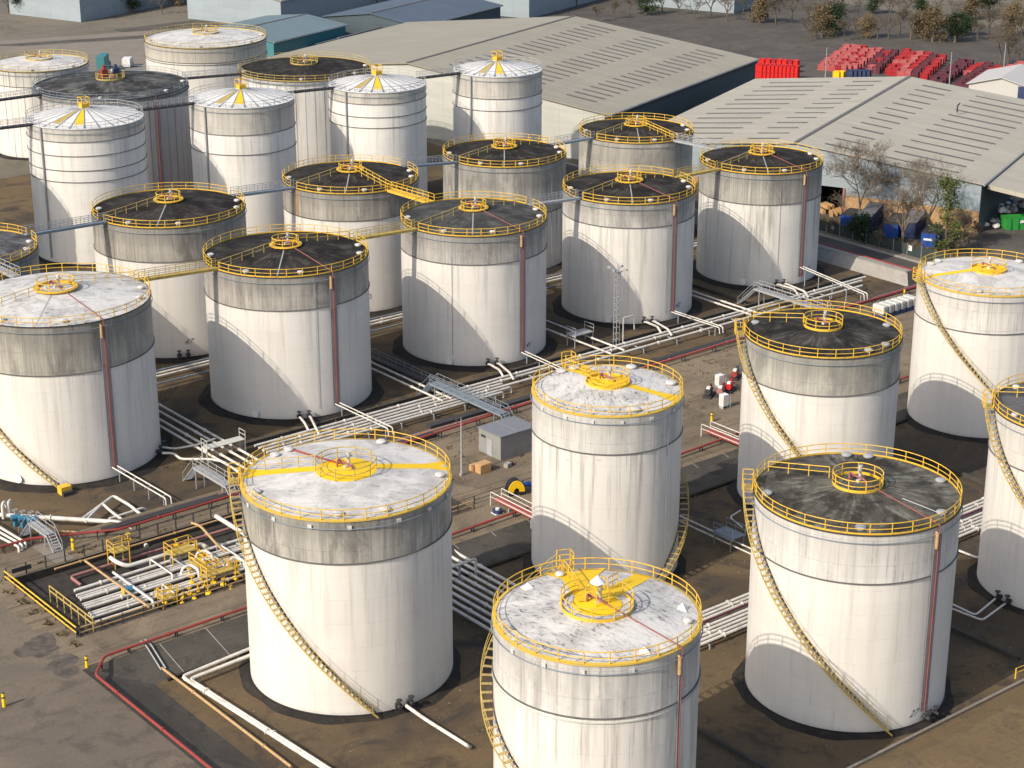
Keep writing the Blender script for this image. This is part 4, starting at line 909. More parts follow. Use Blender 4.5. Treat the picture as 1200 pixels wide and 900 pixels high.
# ------------------------------------------------------------------ sunken pipe pit beside the road
for i in range(11):
    y = 158.7+.74*i
    hz = .85+.12*((i*5) % 3); pipe('one of eleven parallel white pipes lying in the fenced pipe pit', [(74.5+.15*i, y, hz), (119, y, hz)], (.20, .16, .22, .15, .19)[i % 5], 'white_pipe', 'eleven pipes in the pit')
pipe('maroon pipe with an end bend along the back of the pipe pit', [(77.4, 167.4, .8), (77.4, 169.9, .8), (119.5, 169.9, .8)], .2, 'pink')
pipe('pale orange pipe along the back wall of the pipe pit', [(76.5, 171.6, 1.35), (119, 171.6, 1.35)], .13, 'orange')
pipe('orange pipe crossing over the pit pipes near its left end', [(79.6, 156.6, 1.75), (79.6, 170.6, 1.75)], .15, 'orange')
pipe('white pipe crossing over the pit pipes near its left end', [(80.6, 157.6, .9), (80.6, 157.6, 1.75), (80.6, 166.2, 1.75)], .17, 'white_pipe')
pipe('thick white pipe with a raised bend at the back left of the pit', [(82.2, 169.9, 1.6), (82.2, 168.4, 1.6), (83, 167.6, 1.2), (92, 167.6, 1.2), (92, 166.4, 1.2)], .28, 'white_pipe')
pipe('white pipe running diagonally out of the middle of the pit', [(96.5, 172, 1.7), (96.5, 164.8, 1.7), (96.5, 164.2, .9)], .3, 'white_pipe')
for k2, (x, y) in enumerate(((87.6, 162.6), (90.6, 164.8), (92.4, 161.2), (95, 160.4), (98.4, 163))):
    pipe('white goose neck joint on the pit pipes, %s from the left' % ('first', 'second', 'third', 'fourth', 'fifth')[k2], [(x-1.0, y, .95), (x-.7, y, 1.75), (x+.3, y, 1.75), (x+.3, y-1.5, 1.75), (x+.3, y-1.6, .95)], .19, 'white_pipe', None, .4)
pipe('pale orange loading arm leaning out of the yellow pit platform', [(91.4, 168.4, 3.6), (91.9, 167.4, 3.5), (92.6, 164.8, 1.7), (93.2, 163.9, 1.0)], .17, 'orange')
for i in range(9):
    x = 83.5+1.9*i; y0 = 158.5+(i*3.7 % 4); L = 2.5+(i*2.3 % 3)
    pipe('one of the short thin pipes crossing over the white pit pipes', [(x, y0, .8), (x, y0, 1.45+.1*(i % 3)), (x, y0+L, 1.45+.1*(i % 3)), (x, y0+L, .8)], .12, ('white_pipe', 'white_pipe', 'galv', 'yellow_old')[i % 4], 'short crossing pit pipes', .3)
valve = thing('gate_valve', 'yellow handwheel valve among the white pit pipes', 'valve', (0, 0, 0), 0, 'yellow valves in the pipe pit')
MB().tube([(0, 0, 0), (0, 0, 1.0)], .09, 8).build('stem', M['yellow'], valve, 40); MB().box((0, 0, .1), (.55, .4, .5)).tube([(-.4, 0, .1), (.4, 0, .1)], .24, 10).build('valve_body', M['yellow_paint'], valve, 40)
MB().ring(.32, 1.0, .06, .06, 18).tube([(-.32, 0, 1), (.32, 0, 1)], .03, 5).tube([(0, -.32, 1), (0, .32, 1)], .03, 5).build('handwheel', M['yellow'], valve, 40)
vp = [at(*q, 1.2)[:2] for q in ((208, 690), (228, 700), (236, 678), (246, 672), (256, 662), (266, 660), (225, 682), (198, 692), (244, 694), (236, 655), (217, 640), (206, 637), (270, 690), (278, 664), (184, 697), (193, 705), (203, 700), (215, 699), (222, 694), (232, 690), (240, 686), (250, 682), (222, 672), (233, 668), (241, 662), (252, 676), (262, 672), (270, 667), (229, 641), (240, 650), (214, 706), (262, 684), (276, 676), (150, 632))]
for i, (x, y) in enumerate(vp):
    v = valve if i == 0 else copy_tree(valve); v.location = (x, y, 1.0); v.rotation_euler = (0, 0, random.uniform(0, 3)); s = random.uniform(.55, .9); v.scale = (s, s, s)
def platform(label, x, y, w, d, z0, zd, steps=True):
    t = thing('valve_platform', label, 'platform', (x, y, 0))
    MB().box((0, 0, zd), (w, d, .1)).build('deck', M['yellow_old'], t, None)
    b = MB(); X, Y = w/2, d/2
    for zz in (1.1, .55): b.tube([(-X, -Y, zd+zz), (X, -Y, zd+zz), (X, Y, zd+zz), (-X, Y, zd+zz), (-X, -Y, zd+zz)], .05, 6)
    b.build('guard_rail', M['yellow'], t, 40)
    for sx in (-1, 1):
        for sy in (-1, 1): MB().tube([(sx*X, sy*Y, z0), (sx*X, sy*Y, zd+1.1)], .065, 6).build('leg', M['yellow'], t, 40)
    if steps:
        for i in range(5): MB().box((X+.15+.22*i, 0, zd-(i+1)*(zd-z0)/6), (.22, w*.6, .05)).build('step', M['yellow'], t, None)
q = at(139, 648, 1.6); platform('yellow platform with a loading arm at the back of the pipe pit', q[0], q[1], 1.8, 1.6, .25, 2.0, False)
q = at(212, 648, 1.6); platform('yellow railed platform in the far corner of the pipe pit', q[0], q[1], 3.0, 1.8, .25, 1.9)
q = at(238, 664, 1.6); platform('yellow railed platform between the pit valves', q[0], q[1], 1.2, 3.6, .25, 1.7)
q = at(196, 699, 1.3); platform('low yellow railed step at the front edge of the pipe pit', q[0], q[1], 1.6, 1.2, .25, 1.2, False)
q = at(256, 672, 1.6); platform('yellow railed platform at the pit end nearest the big tank', q[0], q[1], 3.4, 1.2, .25, 1.8)
t = thing('blue_motor', 'blue and yellow actuator on the white pit pipes', 'motor', (*at(151, 691, 1.5)[:2], 0))
MB().tube([(-.5, 0, 1.5), (.4, 0, 1.5)], .42, 14).build('casing', M['valve_blue'], t, 40); MB().tube([(-.7, 0, 1.5), (-.5, 0, 1.5)], .36, 14).build('end_cap', M['yellow'], t, 40); MB().box((0, 0, .7), (.4, .4, 1.3)).build('stand', M['galv'], t, None)
q = at(262, 628, 2.0); crossover('white railed gangway over the pit pipes beside the big tank stair', 103.0, 173.4, 160, 2.4, RZ, .3, 'white_pipe', 1.4, False, False)
def fence(label, pts, zb, h, mat, pmat, step, rails=(1.0, .55), group=None, name='safety_fence', rr=.035, pr=.07):
    t = thing(name, label, 'fence', (pts[0][0], pts[0][1], zb)); o = pts[0]
    for a, b in zip(pts[:-1], pts[1:]):
        mb = MB()
        for f in rails: mb.tube([(a[0]-o[0], a[1]-o[1], h*f), (b[0]-o[0], b[1]-o[1], h*f)], rr, 6)
        mb.build('rail', M[mat], t, 40); L = hypot(b[0]-a[0], b[1]-a[1]); m = max(1, int(L/step))
        for i in range(m+1): link('post', pm(pmat, h, pr), t, (a[0]-o[0]+(b[0]-a[0])*i/m, a[1]-o[1]+(b[1]-a[1])*i/m, 0))
    return t
fence('dark post and wire fence along the back of the pipe pit', [(PX0, PY1+.2), (PX1, PY1+.2)], RZ, 1.35, 'dark_steel', 'dark_steel', 2.2, (1.0, .5), rr=.022, pr=.085)
fence('dark post fence with orange pipe rails along the front of the pipe pit', [(PX0, PY0-.2), (PX1, PY0-.2)], RZ, 1.2, 'orange', 'dark_steel', 2.3, (.9, .45), rr=.07, pr=.07)
fence('bright yellow double rail across the left end of the pipe pit', [(PX0-.25, PY1), (PX0-.25, PY0)], RZ, 1.1, 'yellow', 'dark_steel', 2.2, (1.0, .45), rr=.085, pr=.06)
fence('inner yellow pipe rail above the left end of the pit pipes', [(73.6, 166.8), (73.6, 157.2)], .25, 1.9, 'yellow_old', 'yellow_old', 1.6, (1.0, .7), rr=.07, pr=.06)
fence('dark railing beside the road behind the pink bridge and the blue armed machine', [(119.5, 157.2), (131.5, 157.2)], RZ, 1.0, 'dark_steel', 'dark_steel', 2.4, (1.0, .5))
t = thing('sign_board', 'small dark lettered board on the pit fence corner', 'sign', (73.3, PY1+.1, RZ)); MB().box((0, 0, .75), (2.2, .06, .5)).build('board', M['dark_steel'], t, None)
q = at(1190, 792, 1.6); fence('yellow handrail on the sandy bank at the right edge', [(q[0], q[1]), (q[0]+4, q[1]-.4)], 1.3, 1.1, 'yellow', 'yellow', 1.4)

# ------------------------------------------------------------------ shed, poles and machines by the road
n_ = at(586.7, 513, RZ+3.0); l_ = at(558, 502, RZ+3.0); W_ = hypot(n_[0]-l_[0], n_[1]-l_[1]); L_ = 5.6
t = thing('equipment_shed', 'grey flat roofed metal shed beside the road left of the flaking tank', 'shed', (n_[0], n_[1], RZ))
MB().box((L_/2, W_/2, 1.5), (L_, W_, 3.0)).build('wall', paint('shed_wall_sheet', (.25, .25, .24), .55, .45, (.14, .13, .12), .7), t, None); MB().box((L_/2, W_/2, 3.06), (L_+.2, W_+.2, .12)).box((L_/2, W_/2, 3.14), (.06, W_+.2, .06)).build('roof', paint('shed_roof_sheet', (.20, .21, .23), .5, .3), t, None)
MB().box((-.03, W_*.5, 1.05), (.05, 1.0, 2.1)).build('door', M['galv'], t, None); MB().box((-.03, W_*.78, 2.2), (.05, .9, .3)).build('vent', M['dark_steel'], t, None)
q = at(566, 553, RZ); t = thing('timber_crate', 'pale timber crate with its lid ajar at the shed corner', 'crate', q)
MB().box((0, 0, .55), (1.6, 1.1, 1.0)).build('box', M['wood'], t, None); MB().box((.1, .1, 1.1), (1.7, 1.2, .08), .1).build('lid', M['wood'], t, None)
for i in range(3): MB().box((-.81, -.35+.35*i, .55), (.05, .12, 1.0)).build('slat', M['wood'], t, None)
q = at(556, 551, RZ); t = thing('timber_box', 'smaller timber box left of the lidded crate', 'crate', q)
MB().box((0, 0, .35), (1.0, .8, .7)).build('box', M['wood'], t, None); MB().box((0, 0, .72), (1.05, .85, .05)).build('lid', M['wood'], t, None)
q = at(595, 547, RZ); t = thing('stone_block', 'small pale block with a dark cap lying before the shed', 'block', q); MB().box((0, 0, .25), (.9, .6, .5), .3).build('block', M['concrete'], t, None); MB().box((.7, .2, .2), (.4, .4, .4), .6).build('cap', M['dark_steel'], t, None)
def lamp(label, x, y, zb, h, mat='galv'):
    t = thing('lamp_post', label, 'lamp post', (x, y, zb))
    MB().tube([(0, 0, 0), (0, 0, h)], [.14, .07], 8).build('pole', M[mat], t, 40); MB().box((0, 0, .15), (.4, .4, .3)).build('base', M['concrete'], t, None)
    MB().tube([(0, 0, h-.1), (-.7, -.3, h+.1)], .05, 6).box((-.8, -.35, h+.1), (.7, .3, .14), .4).build('lamp_head', M['dark_steel'], t, None)
q = at(541, 557, RZ); lamp('grey lamp post on the road verge left of the shed', q[0], q[1], RZ, 7.4)
q = at(722, 409, 0); t = thing('lattice_mast', 'tall thin lattice lighting mast before the pale walled tank', 'mast', q)
b = MB(); H = 11.6
for sx, sy in ((-.3, -.3), (.3, -.3), (.3, .3), (-.3, .3)): b.tube([(sx, sy, 0), (sx, sy, H)], .05, 6)
b.build('mast_leg', M['galv'], t, 40); b = MB()
for i in range(13):
    z = .6+i*.9; b.tube([(-.3, -.3, z), (.3, -.3, z), (.3, .3, z), (-.3, .3, z), (-.3, -.3, z)], .04, 5)
b.build('bracing', M['galv'], t, 40); MB().box((0, 0, H+.05), (1.0, 1.0, .08)).tube([(0, 0, H), (0, 0, H+1.3)], .04, 6).build('top_platform', M['galv'], t, 40)
for i, a in enumerate((.4, 2.0, 3.6, 5.0)): MB().tube([(.2*cos(a), .2*sin(a), H+.2), (1.3*cos(a), 1.3*sin(a), H+.5)], .045, 5).box((1.3*cos(a), 1.3*sin(a), H+.5), (.5, .3, .3), a).build('floodlight', M['galv'], t, 40)
MB().tube([(1.0, -.3, 0), (1.0, -.3, 4.6)], .1, 8).tube([(1.0, -.3, 4.6), (3.0, -.3, 4.6), (3.2, -.3, 2.4)], .09, 8, .2).build('side_pipe', M['white_pipe'], t, 40)
# the small yellow machine with a blue arm
q = at(603, 578, RZ); t = thing('site_machine', 'small yellow and black machine with a blue arm beside the road railing', 'machine', q, -.4)
bd = MB().lathe([(.9, -.75), (.95, -.6), (.95, .6), (.9, .75)], 20, 0, pi, True); bd.v = [(y*1.25-.6, z, x*.9+.9) if 0 else (x, z, y*1.35+.5) for x, y, z in bd.v]
bd.build('body', M['black'], t, 40)
sp_ = MB().lathe([(.35, 0), (1.0, 0), (1.0, .12), (.35, .12), (.35, 0)], 20, 0, pi, True); sp_.v = [(x, -z-.78, y*1.4+.5) for x, y, z in sp_.v]; sp_.build('side_panel', M['yellow_paint'], t, 30)
MB().tube([(.7, 0, .9), (1.7, .1, 1.0), (2.6, .3, .35)], [.32, .28, .22], 8).build('arm', M['blue'], t, 40); MB().box((2.8, .35, .3), (.9, 1.0, .35), .2).build('bucket', M['blue'], t, None)
for sx in (-.6, .6):
    for sy in (-.7, .7): MB().tube([(sx, sy-.13, .38), (sx, sy+.13, .38)], .38, 14).build('wheel', M['tyre'], t, 40)
q = at(583, 601, RZ); t = thing('hose_reel', 'purple hose reel lying on the road by the near red main', 'hose reel', q); MB().ring(.45, .25, .25, .4, 18).build('coil', M['blue_dark'], t, 40); MB().tube([(0, 0, 0), (0, 0, .6)], .25, 10).box((0, 0, .04), (1.2, .9, .08)).build('hub', M['white'], t, 40)
# pump group on the road right of the flaking tank
def pump(label, px, py, rz, mats):
    q = at(px, py, RZ); t = thing('pump_set', label, 'pump', q, rz)
    MB().box((0, 0, .15), (2.4, 1.1, .3)).build('skid', M['dark_steel'], t, None); MB().tube([(-.9, 0, .8), (.1, 0, .8)], .42, 14).build('motor', M[mats[0]], t, 40)
    MB().tube([(.2, 0, .8), (.9, 0, .8)], .3, 12).tube([(.7, 0, .8), (.7, 0, 1.5)], .16, 8).build('pump_body', M[mats[1]], t, 40); MB().box((-.4, 0, 1.3), (.6, .45, .25)).build('terminal_box', M['white'], t, None)
pump('bright red pump set in the row right of the flaking tank', 855, 458, .5, ('red_bright', 'red_bright')); pump('pink drum pump set, middle of the row right of the flaking tank', 845, 463, .5, ('pink', 'red'))
pump('dark maroon pump set, left of the row right of the flaking tank', 831, 464, .5, ('dark_steel', 'purple_crate')); pump('red and blue pump set tucked against the black roofed stair tank', 862, 443, .5, ('red', 'blue_dark'))
for px, py, lab, h in ((843, 453, 'white control cabinet behind the pump row', 1.7), (848, 478, 'pale legged control cabinet before the pump row', 1.9)):
    q = at(px, py, RZ); t = thing('control_cabinet', lab, 'cabinet', q); MB().box((0, 0, h*.6), (1.0, .8, h*.8)).build('case', M['white'], t, None); MB().box((-.51, 0, h*.6), (.04, .6, h*.65)).build('door', M['offwhite'], t, None)
    for sx in (-.4, .4): MB().box((sx, 0, h*.1), (.1, .7, h*.2)).build('leg', M['galv'], t, None)
    for s in (-1, 1): MB().tube([(.7, s*.5, 0), (.7, s*.5, h), (.2, s*.5, h)], .04, 6).build('guard_bar', M['galv'], t, 40)
q = at(834, 492, RZ)
def bollard(label, px, py, z, h=1.2, r=.16):
    t = thing('bollard', label, 'bollard', at(px, py, z)); MB().tube([(0, 0, 0), (0, 0, h)], r, 12).build('post', M['yellow_paint'], t, 50); MB().tube([(0, 0, h), (0, 0, h+.07)], [r, r*.5], 12).ring(r+.005, h*.7, .02, .14, 12).build('cap', M['dark_steel'], t, 50)
bollard('yellow marker post beside the pump row', 834, 494, RZ); bollard('yellow bollard on the verge by the small grey stair', 86, 644, RZ, 1.4, .2)
bollard('yellow hydrant post at the corner of the near red main', 102, 782, RZ, 1.2, .15); bollard('yellow and black post at the lower left edge', 5, 828, RZ, 1.4, .17)
# white wrapped blocks by the far red main
for i in range(6):
    q = at(1031+i*7.0, 371-i*2.05, RZ); t = thing('bulk_container', 'one of six white wrapped bulk containers in a row by the far red main', 'bulk container', q, 0, 'white bulk containers in a row')
    o = MB().box((0, 0, 1.15), (1.12, 2.2, 1.5)).build('tank_body', M['offwhite'], t, None); bv = o.modifiers.new('b', 'BEVEL'); bv.width = .15; bv.segments = 3
    MB().box((0, 0, .35), (1.16, 2.24, .7)).build('pallet', M['blue_dark'], t, None); MB().box((0, -1.11, 1.1), (.5, .05, .9)).build('strap', M['galv'], t, None)
bollard('orange marker post behind the white bulk containers', 1059, 355, RZ, 2.2, .14)

# ------------------------------------------------------------------ warehouses and sheds
def shed(name, label, cat, o, rz, L, W, he, hr, roof, wall, gable=None, base=None, hb=0.0, ridge_y=None, over=.5, door=None, ridge=True):
    """gabled hall: X runs along the ridge, Y across; door = (y0, y1, height) in the X=0 gable"""
    t = thing(name, label, cat, (*o, 0), rz); ry = ridge_y or W/2
    mb = MB(); th = .18
    for ya, za, yb, zb in ((-over, he-over*(hr-he)/ry, ry, hr), (W+over, he-over*(hr-he)/(W-ry), ry, hr)):
        mb.add([(-over, ya, za), (L+over, ya, za), (L+over, yb, zb), (-over, yb, zb), (-over, ya, za-th), (L+over, ya, za-th), (L+over, yb, zb-th), (-over, yb, zb-th)],
               [(0, 1, 2, 3), (4, 5, 6, 7), (0, 1, 5, 4), (1, 2, 6, 5), (2, 3, 7, 6), (3, 0, 4, 7)])
    mb.build('roof', roof, t, None)
    if ridge: MB().box((L/2, ry, hr+.03), (L+1, .7, .12)).build('ridge_cap', M['skylight'], t, None)
    z0 = hb
    def gab(x, y0, y1, z0):
        top = lambda y: (he+(hr-he)*y/ry if y < ry else he+(hr-he)*(W-y)/(W-ry))-.2
        ys = [y0]+([ry] if y0 < ry < y1 else [])+[y1]
        return [(x, y0, z0), (x, y1, z0)]+[(x, y, top(y)) for y in reversed(ys)]
    g = MB()
    segs = [(0, door[0], z0), (door[0], door[1], door[2]), (door[1], W, z0)] if door else [(0, W, z0)]
    for y0, y1, z in segs:
        p = gab(0, y0, y1, z); g.add(p, [tuple(range(len(p)))])
    g.build('front_wall', gable or wall, t, None)
    w = MB(); p = gab(L, 0, W, 0); w.add(p, [tuple(range(len(p)))])
    w.add([(0, 0, 0), (L, 0, 0), (L, 0, he-.15), (0, 0, he-.15)], [(0, 1, 2, 3)]).add([(0, W, 0), (L, W, 0), (L, W, he-.15), (0, W, he-.15)], [(0, 1, 2, 3)])
    w.build('side_wall', wall, t, None)
    if base:
        b = MB()
        for y0, y1, z in segs:
            if z == z0: b.add([(-.06, y0, 0), (-.06, y1, 0), (-.06, y1, hb), (-.06, y0, hb)], [(0, 1, 2, 3)])
        b.build('brick_base', base, t, None)
    if door:
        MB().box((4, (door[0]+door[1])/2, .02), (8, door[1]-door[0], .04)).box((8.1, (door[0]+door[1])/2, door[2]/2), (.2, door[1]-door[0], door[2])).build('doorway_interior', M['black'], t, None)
        MB().box((-.1, door[0], door[2]/2), (.3, .4, door[2])).box((-.1, door[1], door[2]/2), (.3, .4, door[2])).build('door_frame', M['pink'], t, None)
    MB().box((L/2, -over-.05, he-.25), (L+1, .25, .25)).build('gutter', M['galv'], t, None)
    return t
def rooflights(t, he, hr, ry, W, bands, x0, step, n, w=.75):
    for y0, y1 in bands:
        zf = lambda y: (he+(hr-he)*y/ry if y < ry else he+(hr-he)*(W-y)/(W-ry))+.05
        me = MB().add([(-w/2, y0, zf(y0)), (w/2, y0, zf(y0)), (w/2, y1, zf(y1)), (-w/2, y1, zf(y1))], [(0, 1, 2, 3)]).mesh('rooflight'); me.materials.append(M['skylight'])
        me2 = me.copy(); me2.materials.clear(); me2.materials.append(M['skylight_pale'])
        for i in range(n): link('rooflight', me2 if (i*7+int(y0)) % 5 == 0 else me, t, (x0+step*i, 0, 0), 0, (1+.12*((i*13+int(y1)) % 3-1), 1, 1))
T23 = R(23)
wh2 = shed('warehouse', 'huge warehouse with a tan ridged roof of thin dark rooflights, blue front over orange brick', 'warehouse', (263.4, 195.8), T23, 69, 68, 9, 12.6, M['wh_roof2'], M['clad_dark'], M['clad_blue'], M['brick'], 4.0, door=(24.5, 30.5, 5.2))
rooflights(wh2, 9, 12.6, 34, 68, ((5, 18.3), (23.5, 29.6), (38.4, 44.5), (49.5, 63)), 3.2, 5.05, 13)
cp = MB()
cp.add([(1.5, -9, 7.4), (69, -9, 7.4), (69, -.7, 8.5), (1.5, -.7, 8.5), (1.5, -9, 6.6), (69, -9, 6.6), (69, -.7, 7.7), (1.5, -.7, 7.7)], [(0, 1, 2, 3), (4, 5, 6, 7), (0, 1, 5, 4), (1, 2, 6, 5), (2, 3, 7, 6), (3, 0, 4, 7)])
cp.build('side_canopy', M['wh_roof2'], wh2, None)
for i in range(7): MB().box((2+11*i, -8.4, 3.4), (.4, .4, 6.8)).build('canopy_post', M['galv'], wh2, None)
MB().tube([(45, 17, 11.2), (45, 17, 12.6), (46.5, 17, 12.7)], .15, 8).build('roof_vent', M['dark_steel'], wh2, 40)
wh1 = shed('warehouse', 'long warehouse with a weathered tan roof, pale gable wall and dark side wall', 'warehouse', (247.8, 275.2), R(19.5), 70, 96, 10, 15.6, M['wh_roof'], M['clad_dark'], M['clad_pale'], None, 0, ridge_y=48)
rooflights(wh1, 10, 15.6, 48, 96, ((6, 13), (20, 27.5), (34, 41.5)), 6, 3.3, 19, .7)
MB().box((35, .2, 9.2), (70.6, 1.0, .5)).build('eaves_band', M['dark_steel'], wh1, None)
dkroof = sheet_roof('dark_blue_roof', (.10, .13, .17))
q = at(455, 78, 0); shed('industrial_unit', 'dark blue industrial unit behind the left end of the pale gable', 'industrial unit', (q[0]+14, q[1]+6), R(19.5), 40, 30, 8, 10, dkroof, M['clad_dark'])
q = at(425, 80, 0); shed('brick_building', 'low orange brick building behind the striped black roofed tank', 'building', q[:2], R(19.5), 18, 14, 5, 7, dkroof, M['brick'], M['brick'])
q = at(322, 84, 0); t = shed('industrial_unit', 'teal clad unit with dark windows behind the large grey white tank', 'industrial unit', q[:2], R(19.5), 30, 26, 7.5, 9, sheet_roof('teal_roof', (.16, .22, .24)), M['teal'], M['teal'])
for i in range(4): MB().box((-.08, 4+5.5*i, 5.2), (.1, 3.2, 1.4)).build('window', M['black'], t, None)
greyroof = sheet_roof('grey_sheet_roof', (.27, .27, .26))
for px, py, L, W_, lab, rf in ((95, 26, 46, 28, 'grey roofed hall far off at the upper left', greyroof), (330, 34, 60, 34, 'tan roofed hall far off above the striped tank', M['wh_roof']), (620, 22, 54, 30, 'grey roofed hall far off beyond the long warehouse', greyroof), (860, 16, 60, 30, 'tan roofed hall far off beyond the red crate yard', M['wh_roof2'])):
    q = at(px, py, 0); shed('distant_hall', lab, 'industrial hall', q[:2], R(19.5), L, W_, 8, 10.5, rf, M['clad_blue'])
# tent beyond the crates
q = at(1139, 104, 1.5); t = shed('marquee', 'white ridged marquee at the corner of the red crate yard', 'marquee', (q[0]+5, q[1]-13.5), R(23), 18, 15, 3, 5.0, M['tarp'], M['tarp'], M['tarp'], ridge=False); MB().box((-.1, 2.0, 1.6), (.1, 3, 3.2)).build('doorway', M['blue_dark'], t, None)

# ------------------------------------------------------------------ red crate yard
def crate_mesh(m, w=1.5, d=1.5, h=2.1):
    def f():
        b = MB().box((0, 0, h/2), (w*.86, d*.86, h*.9))
        for sx in (-1, 1):
            for sy in (-1, 1): b.box((sx*w/2*.93, sy*d/2*.93, h/2), (.14, .14, h))
        for z in (.1, h*.5, h-.06):
            for s in (-1, 1): b.box((0, s*d/2*.93, z), (w, .1, .14)).box((s*w/2*.93, 0, z), (.1, d, .14))
        return b
    return shared('crate|%s%.1f%.1f%.1f' % (m, w, d, h), f, m)
def crate(px, py, m, label, grp, z=0.0, rz=T23, w=1.5, d=1.5, h=2.1, name='storage_crate'):
    q = at(px, py, z); o = bpy.data.objects.new(name, crate_mesh(m, w, d, h)); COL.objects.link(o); o.location = (q[0], q[1], z); o.rotation_euler = (0, 0, rz); return tag(o, label, 'crate', grp)
rows = [((963, 82), (992, 61), 9, 'red_crate_pale'), ((969, 82.5), (999, 61), 9, 'red_crate_pale'), ((975, 83), (1005, 62), 9, 'red_crate_pale'), ((981, 83.5), (1011, 62), 9, 'red_crate'), ((988, 84), (1017, 63), 9, 'red_crate_pale'), ((994, 84), (1024, 63), 9, 'red_crate'), ((1001, 84), (1030, 64), 9, 'red_crate_pale'),
        ((1017, 85), (1036, 66), 8, 'purple_crate'), ((1022, 85.5), (1042, 66), 8, 'red_crate'), ((1027, 86), (1048, 67), 8, 'purple_crate'), ((1042, 88), (1062, 66), 8, 'red_crate'), ((1049, 89), (1070, 67), 8, 'red_crate'), ((1056, 90), (1078, 68), 8, 'red_crate_pale'), ((1064, 91), (1088, 69), 9, 'red_crate'), ((1072, 92), (1096, 70), 9, 'purple_crate'), ((1083, 93), (1104, 72), 8, 'red_crate'),
        ((1094, 99), (1130, 76), 11, 'purple_crate'), ((1101, 101), (1136, 78), 11, 'purple_crate'), ((1123, 104), (1158, 82), 11, 'purple_crate'), ((1131, 106), (1166, 84), 11, 'purple_crate'), ((1134, 90), (1148, 82), 5, 'red_crate'), ((1150, 97), (1170, 85), 7, 'red_crate'), ((1176, 88), (1200, 80), 7, 'red_crate_pale'), ((1172, 93), (1204, 84), 8, 'red_crate'), ((1176, 99), (1210, 88), 8, 'red_crate_pale'), ((1186, 104), (1216, 92), 7, 'red_crate')]
for k_ in range(9): rows.append(((1140+k_*9, 103-k_*.3), (1166+k_*9, 88-k_*.3), 7, ('red_crate', 'red_crate_pale', 'purple_crate')[k_ % 3]))
GN = {'red_crate': ('red crate stacked in the long rows of the yard beyond the warehouse', 'red crates in rows'), 'red_crate_pale': ('faded pinkish red crate stacked in the yard beyond the warehouse', 'faded crates in rows'), 'purple_crate': ('dark maroon crate stacked in the long rows near the marquee', 'maroon crates in rows')}
for (x0, y0), (x1, y1), n, m in rows:
    for i in range(n): crate(x0+(x1-x0)*i/(n-1), y0+(y1-y0)*i/(n-1), ('red_crate_pale' if (i*5+int(x0)) % 7 == 0 and m == 'red_crate' else m), *GN['red_crate_pale' if (i*5+int(x0)) % 7 == 0 and m == 'red_crate' else m], w=1.25, d=1.9, h=1.5+.25*((i*7+int(x0)) % 3))
for i in range(10): crate(889+i*4.6, 91+i*.25, 'red_bright', 'bright red cage in the row behind the warehouse roof edge', 'bright red cages', w=1.7, d=2.2, h=3.4, name='red_cage')
for i in range(14): crate(893+(i % 7)*6.5, 83-(i//7)*6+(i % 7)*.3, 'red_bright' if i % 3 else 'red_crate', 'red drum crate piled behind the bright red cages', 'drum crates behind the cages', w=1.6, d=1.6, h=1.8)
for i in range(5): crate(996+(i % 5)*5, 93, 'blue_dark', 'black bin standing beside the two yellow bins', 'black bins', w=1.6, d=1.6, h=2.3, name='waste_bin')
for i in range(2): crate(980.5+i*5, 93, 'yellow_paint', 'yellow bin before the faded crates', 'yellow bins', w=1.6, d=1.6, h=2.0, name='waste_bin')
for px, py, h, lab in ((1112, 104, 9, 'tall lamp post among the maroon crates'), (1175, 92, 9, 'tall lamp post at the far right of the crate yard'), (967, 93, 8, 'thin lamp post before the yellow bins'), (668, 88, 12, 'thin lamp post by the far hall')):
    q = at(px, py, 0); lamp(lab, q[0], q[1], 0, h)

# ------------------------------------------------------------------ yard before the warehouse: wall, fence, containers, skip, bales
t = thing('bund_wall', 'pale sloping concrete bund wall at the end of the black roofed rows', 'wall', (229.5, 183, 0))
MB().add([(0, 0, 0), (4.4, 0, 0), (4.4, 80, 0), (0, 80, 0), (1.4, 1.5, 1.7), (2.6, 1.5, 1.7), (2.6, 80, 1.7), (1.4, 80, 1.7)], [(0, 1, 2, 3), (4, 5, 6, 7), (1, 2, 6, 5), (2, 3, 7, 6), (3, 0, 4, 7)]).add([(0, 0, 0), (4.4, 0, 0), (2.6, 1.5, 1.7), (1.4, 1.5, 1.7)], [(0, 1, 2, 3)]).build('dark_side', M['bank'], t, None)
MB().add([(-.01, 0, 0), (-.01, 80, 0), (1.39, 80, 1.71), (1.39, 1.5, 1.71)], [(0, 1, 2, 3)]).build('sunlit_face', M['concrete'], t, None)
MB().box((2.0, 41, 1.78), (1.3, 78.5, .12)).build('coping', M['concrete'], t, None)
fn = thing('boundary_fence', 'dark green mesh fence along the kerb of the access road', 'fence', (243.6, 186, 0))
MB().box((0, 45, 1.0), (.08, 90, 1.9)).build('mesh_panel', paint('dark_mesh', (.035, .05, .05), .7, .3), fn, None)
for i in range(31): link('post', pm('galv', 2.1, .05), fn, (-.06, 3*i, 0))
for i, (px, py) in enumerate(((1001, 278), (1053, 295), (968, 268))):
    q = at(px, py, 1.2); MB().box((-.08, q[1]-186, 1.3), (.05, .8, .9)).build('notice', M['white'], fn, None)
